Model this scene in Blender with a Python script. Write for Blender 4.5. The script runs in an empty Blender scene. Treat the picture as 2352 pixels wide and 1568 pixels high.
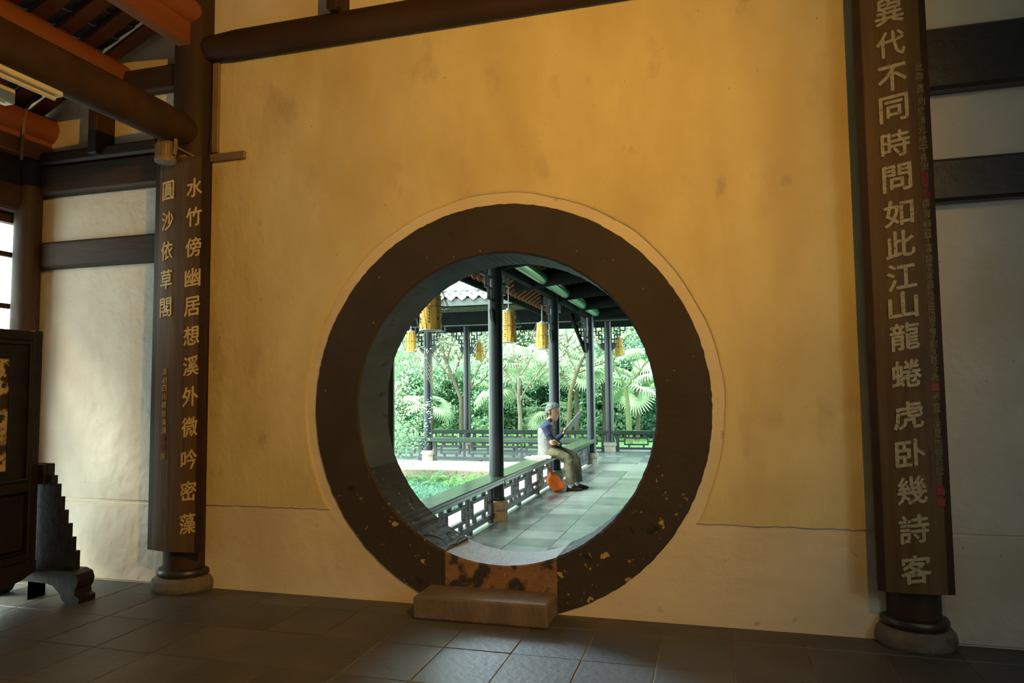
import bpy, bmesh, math, random
import numpy as np
from mathutils import Vector, Matrix
random.seed(7); rng = np.random.default_rng(11)
S = bpy.context.scene; COL = S.collection; PI = math.pi

# ------------------------------------------------------------------ camera, world, lights, exposure
cam = bpy.data.cameras.new('camera'); cam.sensor_width = 36; cam.lens = 1631.59/2352*36; cam.clip_end = 300
co = bpy.data.objects.new('camera', cam); COL.objects.link(co); S.camera = co
PITCH, YAW, ROLL = 6.83885218e-02, 2.74124601e-01, -1.04929377e-02
def cam_matrix():
    cy, sy, cp, sp = math.cos(YAW), math.sin(YAW), math.cos(PITCH), math.sin(PITCH)
    F = Vector((-sy*cp, cy*cp, sp)); R = Vector((cy, sy, 0)); U = R.cross(F)
    c, s = math.cos(ROLL), math.sin(ROLL)
    R2 = c*R + s*U; U2 = -s*R + c*U
    return Matrix((( R2.x, U2.x, -F.x, 0), (R2.y, U2.y, -F.y, -4.92051), (R2.z, U2.z, -F.z, 1.55), (0, 0, 0, 1)))
co.matrix_world = cam_matrix()
S.view_settings.view_transform = 'Standard'; S.view_settings.look = 'None'
S.view_settings.exposure = 0.0; S.view_settings.gamma = 1.0; S.view_settings.use_curve_mapping = False
W = bpy.data.worlds.new('overcast_sky'); S.world = W; W.use_nodes = True
bg = W.node_tree.nodes['Background']; bg.inputs[0].default_value = (0.78, 1.0, 0.93, 1); bg.inputs[1].default_value = 6.6

def aim(o, loc, tgt):
    o.location = loc; o.rotation_euler = (Vector(tgt)-Vector(loc)).to_track_quat('-Z', 'Y').to_euler()
def lamp(name, kind, loc, tgt, power, color, **kw):
    l = bpy.data.lights.new(name, kind); l.energy = power; l.color = color
    for k, v in kw.items(): setattr(l, k, v)
    o = bpy.data.objects.new(name, l); COL.objects.link(o); aim(o, loc, tgt); return o
# the hall's amber floodlight, high up in front of the wall
lamp('amber_floodlight', 'SPOT', (1.30, -4.2, 4.05), (-4.0, 0, 2.6), 790, (1, .49, .012), spot_size=math.radians(118), spot_blend=1.0, shadow_soft_size=.03)
# area lamps added to strengthen daylight at the left lattice front and right-hand window; the last is an added fill behind the camera
lamp('daylight_left_front', 'AREA', (-5.62, -1.1, 1.15), (-3.4, -.2, .6), 7, (.55, .80, 1), shape='RECTANGLE', size=1.3, size_y=2.2)
lamp('daylight_right_window', 'AREA', (2.9, -3.7, 1.9), (-.5, 0, .9), 10, (.55, .80, 1), shape='RECTANGLE', size=1.1, size_y=1.1)
lamp('fill_behind_camera', 'AREA', (-1.4, -8.6, 2.4), (-1.4, 0, 1.3), 4, (.55, .80, 1), shape='RECTANGLE', size=5, size_y=2.6)
# two sun lamps: one added to brighten the foliage, one for bright sky over the courtyard
sun = lamp('foliage_sun', 'SUN', (-12, -4, 16), (-3, 5, 0), 12.5, (1, 1, .82), angle=math.radians(35))
gap = lamp('bright_cloud_gap', 'SUN', (-13.1, 17.1, 10), (-1.5, 0, 0), 3.2, (.62, .86, 1), angle=math.radians(11))

# ------------------------------------------------------------------ materials
def mat(name, c1, c2=None, scale=4, rough=.7, bump=0, bscale=None, stretch=(1, 1, 1), spots=None, spec=.5, detail=6, c3=None, c3s=1.2, coat=0, rnd=0):
    m = bpy.data.materials.new(name); m.use_nodes = True; nt = m.node_tree; N = nt.nodes; L = nt.links
    b = N['Principled BSDF']; b.inputs['Roughness'].default_value = rough; b.inputs['Specular IOR Level'].default_value = spec
    if coat: b.inputs['Coat Weight'].default_value = coat; b.inputs['Coat Roughness'].default_value = .12
    tc = N.new('ShaderNodeTexCoord'); mp = N.new('ShaderNodeMapping'); mp.inputs['Scale'].default_value = stretch
    L.new(tc.outputs['Object'], mp.inputs[0])
    def noise(s, d=detail):
        n = N.new('ShaderNodeTexNoise'); n.inputs['Scale'].default_value = s; n.inputs['Detail'].default_value = d
        L.new(mp.outputs[0], n.inputs[0]); return n.outputs[0]
    def ramp(fac, a, b_):
        r = N.new('ShaderNodeMapRange'); r.inputs[1].default_value = a; r.inputs[2].default_value = b_; L.new(fac, r.inputs[0]); return r.outputs[0]
    def mix(fac, A, B):
        x = N.new('ShaderNodeMix'); x.data_type = 'RGBA'
        if isinstance(fac, float): x.inputs[0].default_value = fac
        else: L.new(fac, x.inputs[0])
        for i, v in ((6, A), (7, B)):
            if isinstance(v, tuple): x.inputs[i].default_value = (*v, 1)
            else: L.new(v, x.inputs[i])
        return x.outputs[2]
    c2 = c2 or c1
    out = mix(ramp(noise(scale), .35, .68), c1, c2)
    if c3: out = mix(ramp(noise(c3s, 3), .5, .72), out, c3)
    if spots:
        for (s, lo, hi, c) in spots: out = mix(ramp(noise(s, 4), lo, hi), out, c)
    if rnd:
        oi = N.new('ShaderNodeObjectInfo'); mr = N.new('ShaderNodeMapRange'); mr.inputs[3].default_value = 1-rnd; mr.inputs[4].default_value = 1+rnd; L.new(oi.outputs['Random'], mr.inputs[0])
        vm = N.new('ShaderNodeVectorMath'); vm.operation = 'SCALE'; L.new(out, vm.inputs[0]); L.new(mr.outputs[0], vm.inputs['Scale']); out = vm.outputs[0]
        ad = N.new('ShaderNodeVectorMath'); ad.operation = 'ADD'; sc_ = N.new('ShaderNodeVectorMath'); sc_.operation = 'SCALE'; sc_.inputs[0].default_value = (7, 11, 13); L.new(oi.outputs['Random'], sc_.inputs['Scale'])
        L.new(mp.outputs[0], ad.inputs[0]); L.new(sc_.outputs[0], ad.inputs[1])
        for nd in N:
            if nd.type == 'TEX_NOISE': L.new(ad.outputs[0], nd.inputs[0])
    L.new(out, b.inputs['Base Color'])
    if bump:
        bp = N.new('ShaderNodeBump'); bp.inputs['Strength'].default_value = bump; bp.inputs['Distance'].default_value = .02
        L.new(noise(bscale or scale*3, 8), bp.inputs['Height']); L.new(bp.outputs[0], b.inputs['Normal'])
    m['_'] = 1
    return m
M = {}
M['plaster'] = mat('aged_cream_plaster', (.67, .55, .29), (.58, .46, .225), 2.4, .85, .7, 9, stretch=(1, 1, .6), c3=(.53, .40, .18), c3s=1.3,
                   spots=[(3.2, .60, .72, (.50, .385, .21)), (5, .66, .74, (.46, .36, .22)), (38, .74, .78, (.14, .09, .05))])
M['plaster_low'] = mat('lower_cream_plaster', (.68, .57, .40), (.61, .50, .34), 2.1, .85, .6, 8, c3=(.55, .45, .31), c3s=1.1,
                   spots=[(7, .67, .74, (.44, .35, .23)), (30, .73, .78, (.16, .11, .06))])
M['plaster_pale'] = mat('pale_bay_plaster', (.60, .53, .43), (.54, .47, .38), 2.4, .85, 1.0, 7, c3=(.50, .40, .29), c3s=1.3, spots=[(34, .74, .78, (.2, .13, .08))])
M['ring'] = mat('dark_brown_gate_paint', (.030, .020, .014), (.040, .027, .019), 3, .8, .35, 14, spots=[(26, .735, .76, (.40, .27, .11)), (9, .70, .74, (.012, .009, .007))])
M['ring_worn'] = mat('chipped_gate_paint', (.030, .021, .015), (.040, .027, .019), 3, .8, .5, 12, spots=[(13, .66, .69, (.42, .27, .09)), (24, .69, .71, (.30, .17, .05)), (9, .66, .70, (.012, .009, .007))])
M['reveal'] = mat('blue_grey_reveal_plaster', (.062, .075, .078), (.085, .10, .10), 4, .85, .3, 14, stretch=(1, .4, 1), spec=.2, spots=[(9, .64, .72, (.035, .042, .045))])
M['reveal_worn'] = mat('dark_worn_reveal', (.030, .032, .028), (.045, .046, .040), 4, .8, .4, 14, spec=.2, spots=[(16, .66, .69, (.30, .20, .08)), (7, .60, .66, (.02, .018, .015))])
M['sill'] = mat('brown_worn_sill', (.19, .095, .045), (.26, .14, .065), 5, .75, .6, 18, spots=[(6, .50, .56, (.030, .022, .018)), (22, .70, .74, (.45, .32, .14))])
M['sill_top'] = mat('grey_worn_stone', (.20, .19, .195), (.25, .235, .235), 20, .8, .5, 60)
M['step'] = mat('brown_step_stone', (.17, .12, .08), (.12, .085, .055), 7, .95, .7, 26, stretch=(1, 1, .5), spots=[(10, .62, .7, (.09, .06, .045))])
M['floor'] = mat('dark_floor_tile', (.060, .055, .052), (.092, .082, .074), 2.2, .52, .2, 22, c3=(.055, .062, .075), c3s=.8, rnd=.14)
M['joint'] = mat('brown_joint', (.17, .12, .07), (.10, .07, .045), 8, .9)
M['wood'] = mat('dark_brown_timber', (.028, .014, .008), (.050, .025, .013), 5, .65, .35, 16, stretch=(.25, 1, 1), spec=.25)
M['wood_z'] = mat('dark_brown_column_timber', (.026, .013, .007), (.048, .023, .012), 6, .6, .3, 14, stretch=(1, 1, .18), spec=.25)
M['redwood'] = mat('red_brown_rafter_wood', (.23, .065, .018), (.16, .045, .013), 4, .6, .3, 12, stretch=(1, .2, 1), rnd=.15)
M['board'] = mat('couplet_board_wood', (.075, .042, .017), (.120, .070, .028), 4, .6, .25, 10, stretch=(3, 1, .22), spots=[(6, .66, .74, (.022, .012, .008))], spec=.2)
M['board_edge'] = mat('couplet_board_dark_edge', (.028, .014, .008), (.04, .02, .011), 5, .6, spec=.2)
M['gold'] = mat('faded_gold_lettering', (.60, .44, .20), (.48, .34, .15), 30, .6, .2, 60)
M['gold2'] = mat('worn_cream_lettering', (.38, .32, .19), (.28, .23, .13), 30, .6, .2, 60, spots=[(60, .62, .66, (.07, .05, .05))])
M['gold3'] = mat('small_gold_lettering', (.40, .28, .12), (.30, .2, .08), 30, .6)
M['gold4'] = mat('dim_small_lettering', (.22, .18, .10), (.13, .10, .05), 40, .7)
M['redseal'] = mat('red_seal_paint', (.26, .018, .008), (.17, .012, .006), 30, .6)
M['base'] = mat('rough_column_stone', (.10, .08, .058), (.15, .125, .095), 9, .85, .8, 30, spots=[(8, .6, .68, (.07, .055, .045))])
M['rafter_out'] = mat('dark_corridor_rafter', (.10, .034, .014), (.065, .023, .010), 4, .7, spec=.2)  # darker red brown than the hall rafters
M['black'] = mat('black_lacquer_timber', (.018, .015, .014), (.026, .021, .019), 6, .38, .15, 20)
M['tile_dark'] = mat('grey_roof_tile', (.055, .05, .045), (.085, .078, .07), 9, .85, .4, 30)
M['lip'] = mat('pale_tile_lip', (.62, .60, .55), (.5, .48, .43), 9, .85)
M['metal'] = mat('brown_coated_metal', (.22, .15, .09), (.17, .12, .07), 9, .5)
M['trunking'] = mat('brown_cable_trunking', (.24, .15, .07), (.20, .12, .055), 9, .5)
M['white'] = mat('white_metal_batten', (.55, .52, .42), (.5, .47, .38), 9, .5)
M['frame'] = mat('screen_frame_wood', (.012, .010, .010), (.018, .015, .014), 8, .5, .2, 20, spec=.2)
M['picture'] = mat('gold_leaf_picture', (.030, .02, .01), (.03, .02, .01), 4, .4, spots=[(7, .46, .54, (.42, .30, .14)), (16, .55, .6, (.02, .015, .01))])
# outside
M['slate'] = mat('slate_blue_column_paint', (.013, .018, .026), (.018, .024, .033), 4, .28, .04, 8)
M['railtop'] = mat('glossy_green_black_bench', (.020, .045, .033), (.032, .062, .046), 3, .20, .08, 8)
M['lattice'] = mat('grey_black_lattice_wood', (.022, .030, .040), (.032, .041, .052), 5, .45, .15, 14)
M['beam_out'] = mat('dark_corridor_beam', (.008, .011, .011), (.012, .016, .015), 5, .85, spec=.03)
M['purlin_out'] = mat('green_lit_purlin', (.10, .26, .19), (.11, .28, .20), 5, .22)  # green light from the garden is put into the purlin's colour
M['stonebase'] = mat('carved_column_stone', (.34, .30, .25), (.44, .40, .33), 12, .85, .4, 40)
M['cfloor'] = mat('blue_grey_corridor_slab', (.18, .235, .24), (.25, .30, .30), 3.2, .27, .12, 20, rnd=.14)
M['cfloor2'] = mat('darker_corridor_slab', (.12, .165, .17), (.17, .215, .22), 3.2, .25, .12, 20, rnd=.14)
M['cjoint'] = mat('corridor_joint', (.10, .12, .12), None, 8, .8)
M['plinth'] = mat('pale_plinth_stone', (.62, .60, .52), (.54, .53, .47), 5, .8, .3, 30)
M['plinthside'] = mat('mossy_plinth_side', (.17, .165, .12), (.27, .26, .20), 24, .9, .6, 50)
M['bamboo'] = mat('yellow_bamboo_slips', (.80, .50, .085), (.68, .38, .05), 6, .5, .2, 30, stretch=(3, 3, .5))
M['wire'] = mat('dark_cage_wire', (.05, .045, .04), None, 5, .5)
M['greymetal'] = mat('pale_grey_metal', (.42, .45, .43), None, 5, .4)
M['ink'] = mat('black_ink', (.03, .015, .008), None, 5, .8)
M['rtile'] = mat('pale_weathered_roof_tile', (.36, .38, .37), (.24, .26, .26), 14, .85, .5, 50, rnd=.3)
M['fascia'] = mat('grey_green_fascia', (.07, .09, .09), (.05, .07, .07), 6, .6)
M['soil'] = mat('dark_soil', (.05, .05, .03), (.09, .08, .05), 3, .95, .6, 12)
M['lawn'] = mat('bright_lawn', (.16, .36, .12), (.22, .44, .17), 9, .95, .8, 60)
M['bark'] = mat('pale_bark', (.20, .19, .14), (.12, .115, .085), 9, .9, .7, 25, stretch=(1, 1, .4))
M['bark_moss'] = mat('mossy_green_bark', (.06, .12, .022), (.10, .12, .07), 7, .9, .7, 22, stretch=(1, 1, .4))
M['bark_yel'] = mat('yellow_mossed_bark', (.10, .09, .025), (.09, .085, .065), 7, .9, .7, 22, stretch=(1, 1, .4))
M['bark_dark'] = mat('dark_brown_bark', (.055, .045, .032), (.095, .08, .06), 9, .9, .7, 25, stretch=(1, 1, .4))
def leafmat(name, c1, c2, c3):
    m = mat(name, c1, c2, 2.2, .38, c3=c3, c3s=14)
    b = m.node_tree.nodes['Principled BSDF']; b.inputs['Transmission Weight'].default_value = 0
    nt = m.node_tree; tr = nt.nodes.new('ShaderNodeBsdfTranslucent'); ms = nt.nodes.new('ShaderNodeMixShader'); ms.inputs[0].default_value = .4
    src = b.inputs['Base Color'].links[0].from_socket; nt.links.new(src, tr.inputs[0])
    out = nt.nodes['Material Output']; nt.links.new(b.outputs[0], ms.inputs[1]); nt.links.new(tr.outputs[0], ms.inputs[2]); nt.links.new(ms.outputs[0], out.inputs[0])
    return m
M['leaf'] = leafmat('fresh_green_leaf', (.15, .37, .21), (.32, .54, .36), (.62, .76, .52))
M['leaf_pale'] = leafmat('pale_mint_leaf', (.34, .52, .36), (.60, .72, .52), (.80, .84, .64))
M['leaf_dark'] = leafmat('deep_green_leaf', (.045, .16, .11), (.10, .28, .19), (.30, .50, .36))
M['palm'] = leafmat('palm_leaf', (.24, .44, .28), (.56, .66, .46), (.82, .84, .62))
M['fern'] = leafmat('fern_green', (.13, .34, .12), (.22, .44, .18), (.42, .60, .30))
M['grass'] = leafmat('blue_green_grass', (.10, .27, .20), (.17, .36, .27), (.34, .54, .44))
# person
M['skin'] = mat('warm_skin', (.36, .20, .13), (.30, .16, .10), 14, .5)
M['hair'] = mat('grey_hair', (.035, .045, .055), (.17, .20, .22), 26, .6, .5, 90)
M['navy'] = mat('navy_shirt', (.005, .014, .05), (.008, .022, .07), 9, .8, .3, 20)
M['vest'] = mat('light_grey_vest', (.11, .115, .12), (.19, .195, .20), 60, .9, .4, 40, stretch=(.25, 1, 1))
M['trouser'] = mat('olive_khaki_trouser', (.098, .096, .058), (.13, .125, .078), 6, .85, .7, 9)
M['shoe'] = mat('dark_brown_shoe', (.022, .013, .011), (.03, .018, .014), 9, .22)
M['shoe_b'] = mat('dark_far_shoe', (.012, .010, .014), None, 9, .6)  # far shoe of the same pair, darker and duller than the near one
M['sock'] = mat('white_sock', (.60, .64, .64), (.5, .54, .55), 30, .9)
M['paper'] = mat('grey_white_paper', (.50, .55, .55), (.56, .60, .60), 20, .8)
M['paper2'] = mat('cream_paper', (.86, .80, .66), (.80, .74, .60), 20, .8)
M['orange'] = mat('orange_tote_fabric', (1.0, .20, .008), (.85, .13, .006), 5, .6, .5, 8)
M['redcord'] = mat('red_cord', (.42, .03, .02), None, 5, .6)

# ------------------------------------------------------------------ mesh helpers
class MB:
    def __init__(s): s.v = []; s.f = []; s.mi = []; s.m = 0
    def add(s, vs, fs, smooth=None):
        n = len(s.v); s.v += [tuple(v) for v in vs]
        for f in fs: s.f.append(tuple(i+n for i in f)); s.mi.append(s.m)
        return s
    def box(s, x0, x1, y0, y1, z0, z1, ch=0.0, mtx=None):
        if ch <= 0:
            v = [(x, y, z) for z in (z0, z1) for y in (y0, y1) for x in (x0, x1)]
            f = [(0, 2, 3, 1), (4, 5, 7, 6), (0, 1, 5, 4), (2, 6, 7, 3), (0, 4, 6, 2), (1, 3, 7, 5)]
        else:
            ch = min(ch, (x1-x0)/2.2, (y1-y0)/2.2, (z1-z0)/2.2)
            v = []; idx = {}
            for ax in range(3):
                for c in range(8):
                    p = [(x0, x1)[c & 1], (y0, y1)[c >> 1 & 1], (z0, z1)[c >> 2 & 1]]
                    for a in range(3):
                        if a != ax:
                            bit = c >> a & 1; p[a] += -ch if bit else ch
                    idx[(ax, c)] = len(v); v.append(tuple(p))
            f = []
            for ax in range(3):
                a, b = [(1, 2), (2, 0), (0, 1)][ax]
                for side in (0, 1):
                    cs = [side << ax | i << a | j << b for i, j in ((0, 0), (1, 0), (1, 1), (0, 1))]
                    q = [idx[(ax, c)] for c in cs]
                    f.append(tuple(q if side else q[::-1]))
            for ax in range(3):
                a, b = [(1, 2), (2, 0), (0, 1)][ax]
                for i in (0, 1):
                    for j in (0, 1):
                        c0 = i << a | j << b; c1 = c0 | 1 << ax
                        q = [idx[(a, c0)], idx[(b, c0)], idx[(b, c1)], idx[(a, c1)]]
                        f.append(tuple(q if i != j else q[::-1]))
            for c in range(8):
                q = [idx[(0, c)], idx[(1, c)], idx[(2, c)]]
                par = (c & 1)+(c >> 1 & 1)+(c >> 2 & 1)
                f.append(tuple(q if par % 2 else q[::-1]))
        if mtx is not None: v = [tuple(mtx @ Vector(p)) for p in v]
        return s.add(v, f)
    def beam(s, p0, p1, w, h, ch=.006, up=(0, 0, 1)):
        p0, p1 = Vector(p0), Vector(p1); d = p1-p0; L = d.length; x = d.normalized(); u = Vector(up)
        y = u.cross(x)
        if y.length < 1e-4: y = Vector((0, 1, 0))
        y.normalize(); z = x.cross(y)
        m = Matrix(((x.x, y.x, z.x, p0.x), (x.y, y.y, z.y, p0.y), (x.z, y.z, z.z, p0.z), (0, 0, 0, 1)))
        return s.box(0, L, -w/2, w/2, -h/2, h/2, ch, m)
    def loft(s, secs, n=12, cap=True):
        """secs: list of (center, axis_u(Vector with length=radius), axis_v)"""
        vs = []
        for c, u, v in secs:
            c, u, v = Vector(c), Vector(u), Vector(v)
            for k in range(n):
                a = 2*PI*k/n; vs.append(c+u*math.cos(a)+v*math.sin(a))
        fs = [(i*n+k, i*n+(k+1) % n, (i+1)*n+(k+1) % n, (i+1)*n+k) for i in range(len(secs)-1) for k in range(n)]
        if cap: fs += [tuple(range(n))[::-1], tuple(range((len(secs)-1)*n, len(secs)*n))]
        return s.add(vs, fs)
    def tube(s, pts, rad, n=8, cap=True, flat=1.0):
        pts = [Vector(p) for p in pts]
        if not isinstance(rad, (list, tuple)): rad = [rad]*len(pts)
        secs = []; ref = None
        for i, p in enumerate(pts):
            d = (pts[min(i+1, len(pts)-1)]-pts[max(i-1, 0)]).normalized()
            if ref is None: ref = Vector((0, 0, 1)) if abs(d.z) < .9 else Vector((1, 0, 0))
            u = d.cross(ref).normalized(); v = d.cross(u).normalized()
            ref = -v if False else ref
            secs.append((p, u*rad[i], v*rad[i]*flat))
        return s.loft(secs, n, cap)
    def lathe(s, prof, c=(0, 0, 0), n=24, cap=True):
        return s.loft([((c[0], c[1], c[2]+z), (r, 0, 0), (0, r, 0)) for r, z in prof], n, cap)
    def prism(s, poly, ax, a0, a1):
        """extrude 2-D polygon along axis ax from a0 to a1; poly in the other two axes (x,z) / (y,z) / (x,y)"""
        def P(q, a): return {0: (a, q[0], q[1]), 1: (q[0], a, q[1]), 2: (q[0], q[1], a)}[ax]
        n = len(poly); v = [P(q, a0) for q in poly]+[P(q, a1) for q in poly]
        f = [tuple(range(n)), tuple(range(n, 2*n))[::-1]]+[(i, (i+1) % n+0, (i+1) % n+n, i+n)[::-1] for i in range(n)]
        return s.add(v, f)
    def build(s, name, mats, parent=None, smooth=False, kind=None, label=None, cat=None, group=None, loc=None, fix=True):
        me = bpy.data.meshes.new(name); me.from_pydata(s.v, [], s.f)
        for m in (mats if isinstance(mats, list) else [mats]): me.materials.append(M[m] if isinstance(m, str) else m)
        if any(s.mi): me.polygons.foreach_set('material_index', s.mi)
        if fix:
            b = bmesh.new(); b.from_mesh(me); bmesh.ops.recalc_face_normals(b, faces=b.faces); b.to_mesh(me); b.free()
        if smooth: me.polygons.foreach_set('use_smooth', [True]*len(me.polygons)); me.set_sharp_from_angle(angle=math.radians(40))
        o = bpy.data.objects.new(name, me); COL.objects.link(o)
        if parent: o.parent = parent
        if loc: o.location = loc
        tag(o, label, cat, group, kind); return o
def tag(o, label=None, cat=None, group=None, kind=None):
    for k, v in (('label', label), ('category', cat), ('group', group), ('kind', kind)):
        if v: o[k] = v
    return o
def thing(name, label, cat, loc=(0, 0, 0), rz=0, group=None, kind=None):
    o = bpy.data.objects.new(name, None); COL.objects.link(o); o.location = loc; o.rotation_euler = (0, 0, rz); o.empty_display_size = .1
    return tag(o, label, cat, group, kind)
def inst(src, parent=None, loc=None, rot=None, scale=None):
    o = src.copy(); COL.objects.link(o)
    if parent: o.parent = parent
    if loc is not None: o.location = loc
    if rot is not None: o.rotation_euler = rot
    if scale is not None: o.scale = scale
    return o
def copy_tree(r, loc=None, rz=None, label=None):
    c = r.copy(); COL.objects.link(c)
    if loc is not None: c.location = loc
    if rz is not None: c.rotation_euler = (0, 0, rz)
    if label: c['label'] = label
    for ch in list(r.children):
        k = ch.copy(); COL.objects.link(k); k.parent = c
        for g in list(ch.children):
            q = g.copy(); COL.objects.link(q); q.parent = k
    return c
def fastmesh(name, V, F, material, parent=None, kind=None, label=None, cat=None, group=None):
    """V (n,3) array, F (m,4) or (m,3) array"""
    me = bpy.data.meshes.new(name); k = F.shape[1]
    me.vertices.add(len(V)); me.vertices.foreach_set('co', V.astype(np.float32).ravel())
    me.loops.add(F.size); me.loops.foreach_set('vertex_index', F.astype(np.int32).ravel())
    me.polygons.add(len(F)); me.polygons.foreach_set('loop_start', np.arange(0, F.size, k, dtype=np.int32))
    me.update(calc_edges=True); me.materials.append(M[material])
    o = bpy.data.objects.new(name, me); COL.objects.link(o)
    if parent: o.parent = parent
    tag(o, label, cat, group, kind); return o

# ------------------------------------------------------------------ setting: gate wall
GX, GZ, RO, RI = -1.4855, 1.431, 1.48, 1.115
T = .48
def roof_z(x): return 4.723-.493*(-4.335-x) if x < -1.49 else 4.723+.493*(-1.49+4.335)-.493*(x+1.49)
def ray_poly(cx, cz, a, poly):
    d = (math.cos(a), math.sin(a)); best = None
    for i in range(len(poly)):
        (x0, z0), (x1, z1) = poly[i], poly[(i+1) % len(poly)]
        ex, ez = x1-x0, z1-z0; den = d[0]*ez-d[1]*ex
        if abs(den) < 1e-9: continue
        t = ((x0-cx)*ez-(z0-cz)*ex)/den; u = ((x0-cx)*d[1]-(z0-cz)*d[0])/den
        if t > 0 and -1e-6 <= u <= 1+1e-6 and (best is None or t < best): best = t
    return (cx+d[0]*best, cz+d[1]*best)
poly = [(-5.93, 0), (3.2, 0), (3.2, roof_z(3.2)), (-1.49, roof_z(-1.49)), (-5.93, roof_z(-5.93))]
angs = sorted([2*PI*k/144 for k in range(144)]+[math.atan2(z-GZ, x-GX) % (2*PI) for x, z in poly])
mb = MB(); n = len(angs); vs = []
for a in angs:
    o_ = ray_poly(GX, GZ, a, poly); i_ = (GX+1.40*math.cos(a), GZ+1.40*math.sin(a))
    vs += [(i_[0], 0, i_[1]), (o_[0], 0, o_[1]), (i_[0], T-.03, i_[1]), (o_[0], T-.03, o_[1])]
fs = []
for k in range(n):
    a, b = 4*k, 4*((k+1) % n)
    fs += [(a, b, b+1, a+1), (a+2, a+3, b+3, b+2), (a, a+2, b+2, b), (a+1, b+1, b+3, a+3)]
mb.add(vs, fs); wall_gate = mb.build('wall_gate', 'plaster_low', kind='structure')
# upper plaster coat around the gate, its edge standing proud of the lower wall
mb = MB(); rect = [(-3.955, .665), (.985, .665), (.985, 4.30), (-3.955, 4.30)]
a0 = math.asin((.665-GZ)/1.565); a1 = PI-a0
ag = sorted([a0+(a1-a0)*k/120 for k in range(121)]+[math.atan2(z-GZ, x-GX) if math.atan2(z-GZ, x-GX) > a0 else math.atan2(z-GZ, x-GX)+2*PI for x, z in rect])
vs = []
for i, a in enumerate(ag):
    r = 1.563+.004*math.sin(a*9)+.003*math.sin(a*23)+random.uniform(-.0015, .0015)
    o_ = ray_poly(GX, GZ, a, rect); i_ = (GX+r*math.cos(a), GZ+r*math.sin(a))
    if math.hypot(o_[0]-GX, o_[1]-GZ) < r: o_ = i_
    r2 = r+.012; m_ = (GX+r2*math.cos(a), GZ+r2*math.sin(a)) if math.hypot(o_[0]-GX, o_[1]-GZ) > r2+.002 else o_
    vs += [(i_[0], .002, i_[1]), (i_[0], -.008, i_[1]), (m_[0], -.013, m_[1]), (o_[0], -.012, o_[1]), (o_[0], .002, o_[1])]
fs = []
for k in range(len(ag)-1):
    a, b = 5*k, 5*(k+1); fs += [(a+j, b+j, b+j+1, a+j+1) for j in range(4)]
mb.add(vs, fs); mb.build('plaster_coat', 'plaster', wall_gate)
for x0, x1, z0, z1, m_ in ((-5.9, -4.27, .668, 2.66, 'plaster_pale'), (-5.9, -4.29, 2.88, 3.31, 'plaster_pale'), (1.27, 3.0, .658, 2.68, 'plaster_pale'), (1.27, 3.0, 2.92, 3.38, 'plaster_pale'),
                           (-5.9, -4.27, .012, .645, 'plaster_pale'), (1.27, 3.0, .012, .64, 'plaster_pale')):
    MB().box(x0, x1, -.010, .003, z0, z1, .004).build('plaster_panel', m_, wall_gate)
for x0, x1 in ((-3.955, -2.845), (-.125, .985)):     # raised ragged line where the coats meet
    pts = [(x0+(x1-x0)*k/40, -.006, .662+random.uniform(-.004, .004)) for k in range(41)]
    MB().tube(pts, .007, 5).build('coat_edge', 'plaster_low', wall_gate)

# painted ring and stone sill of the moon gate
gate = thing('moon_gate', 'round moon gate with a wide dark brown painted ring', 'gate', (GX, 0, 0))
def ring_part(name, material, t0, t1, N=150, r_in=RI, r_out=RO, y0=-.016, y1=T, rag=.003):
    ai0, ai1 = math.radians(-90+21.6), math.radians(270-21.6); ao0, ao1 = math.radians(-90+16.1), math.radians(270-16.1)
    rad = [0, .04, .35, .7, .985, 1]; ys = [y0+.012, y0, y0, y0, y0, y0+.01]
    mb = MB(); vs = []; ml = len(rad)+3
    for k in range(N+1):
        t = t0+(t1-t0)*k/N; ai = ai0+(ai1-ai0)*t; ao = ao0+(ao1-ao0)*t
        ro = r_out+random.uniform(-rag, rag); ri = r_in+random.uniform(-.0025, .0025)
        pi_ = (ri*math.cos(ai), ri*math.sin(ai)); po = (ro*math.cos(ao), ro*math.sin(ao))
        for q, y in zip(rad, ys): vs.append((pi_[0]+(po[0]-pi_[0])*q, y+random.uniform(-.001, .001), GZ+pi_[1]+(po[1]-pi_[1])*q))
        vs += [(po[0], y1, GZ+po[1]), (pi_[0]*(1.0), y1, GZ+pi_[1]), (pi_[0]*.999, (y0+y1)/2, GZ+pi_[1]*.999)]
    fs = [(k*ml+j, (k+1)*ml+j, (k+1)*ml+(j+1) % ml, k*ml+(j+1) % ml) for k in range(N) for j in range(ml)]
    fs += [tuple(range(ml)), tuple(range(N*ml, N*ml+ml))[::-1]]
    mb.add(vs, fs); mb.mi = [1 if (i < N*ml and i % ml in (ml-2, ml-1)) else 0 for i in range(len(fs))]
    return mb.build(name, [material, 'reveal' if material == 'ring' else 'reveal_worn'], gate)
ring_part('painted_ring', 'ring', .17, .86, 160)
ring_part('ring_foot', 'ring_worn', 0, .17, 44)
ring_part('ring_foot', 'ring_worn', .86, 1, 40)
mb = MB(); N = 24; vs = []
xs = [-.412+.824*k/N for k in range(N+1)]
for x in xs:
    z = GZ-math.sqrt(RI**2-x*x)-.002+random.uniform(-.001, .001)
    vs += [(x, -.022, .0), (x, -.022, z-.012), (x, -.012, z), (x, T+.03, z-.02), (x, T+.03, 0)]
fs = []; mi = []
for k in range(N):
    a, b = 5*k, 5*(k+1)
    for j in range(4): fs.append((a+j, b+j, b+j+1, a+j+1)); mi.append(1 if j == 2 else 0)
fs += [(0, 1, 2, 3, 4), tuple(5*N+j for j in range(5))[::-1]]; mi += [0, 0]
mb.add(vs, fs); mb.mi = mi; mb.build('stone_sill', ['sill', 'sill_top'], gate)
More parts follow.
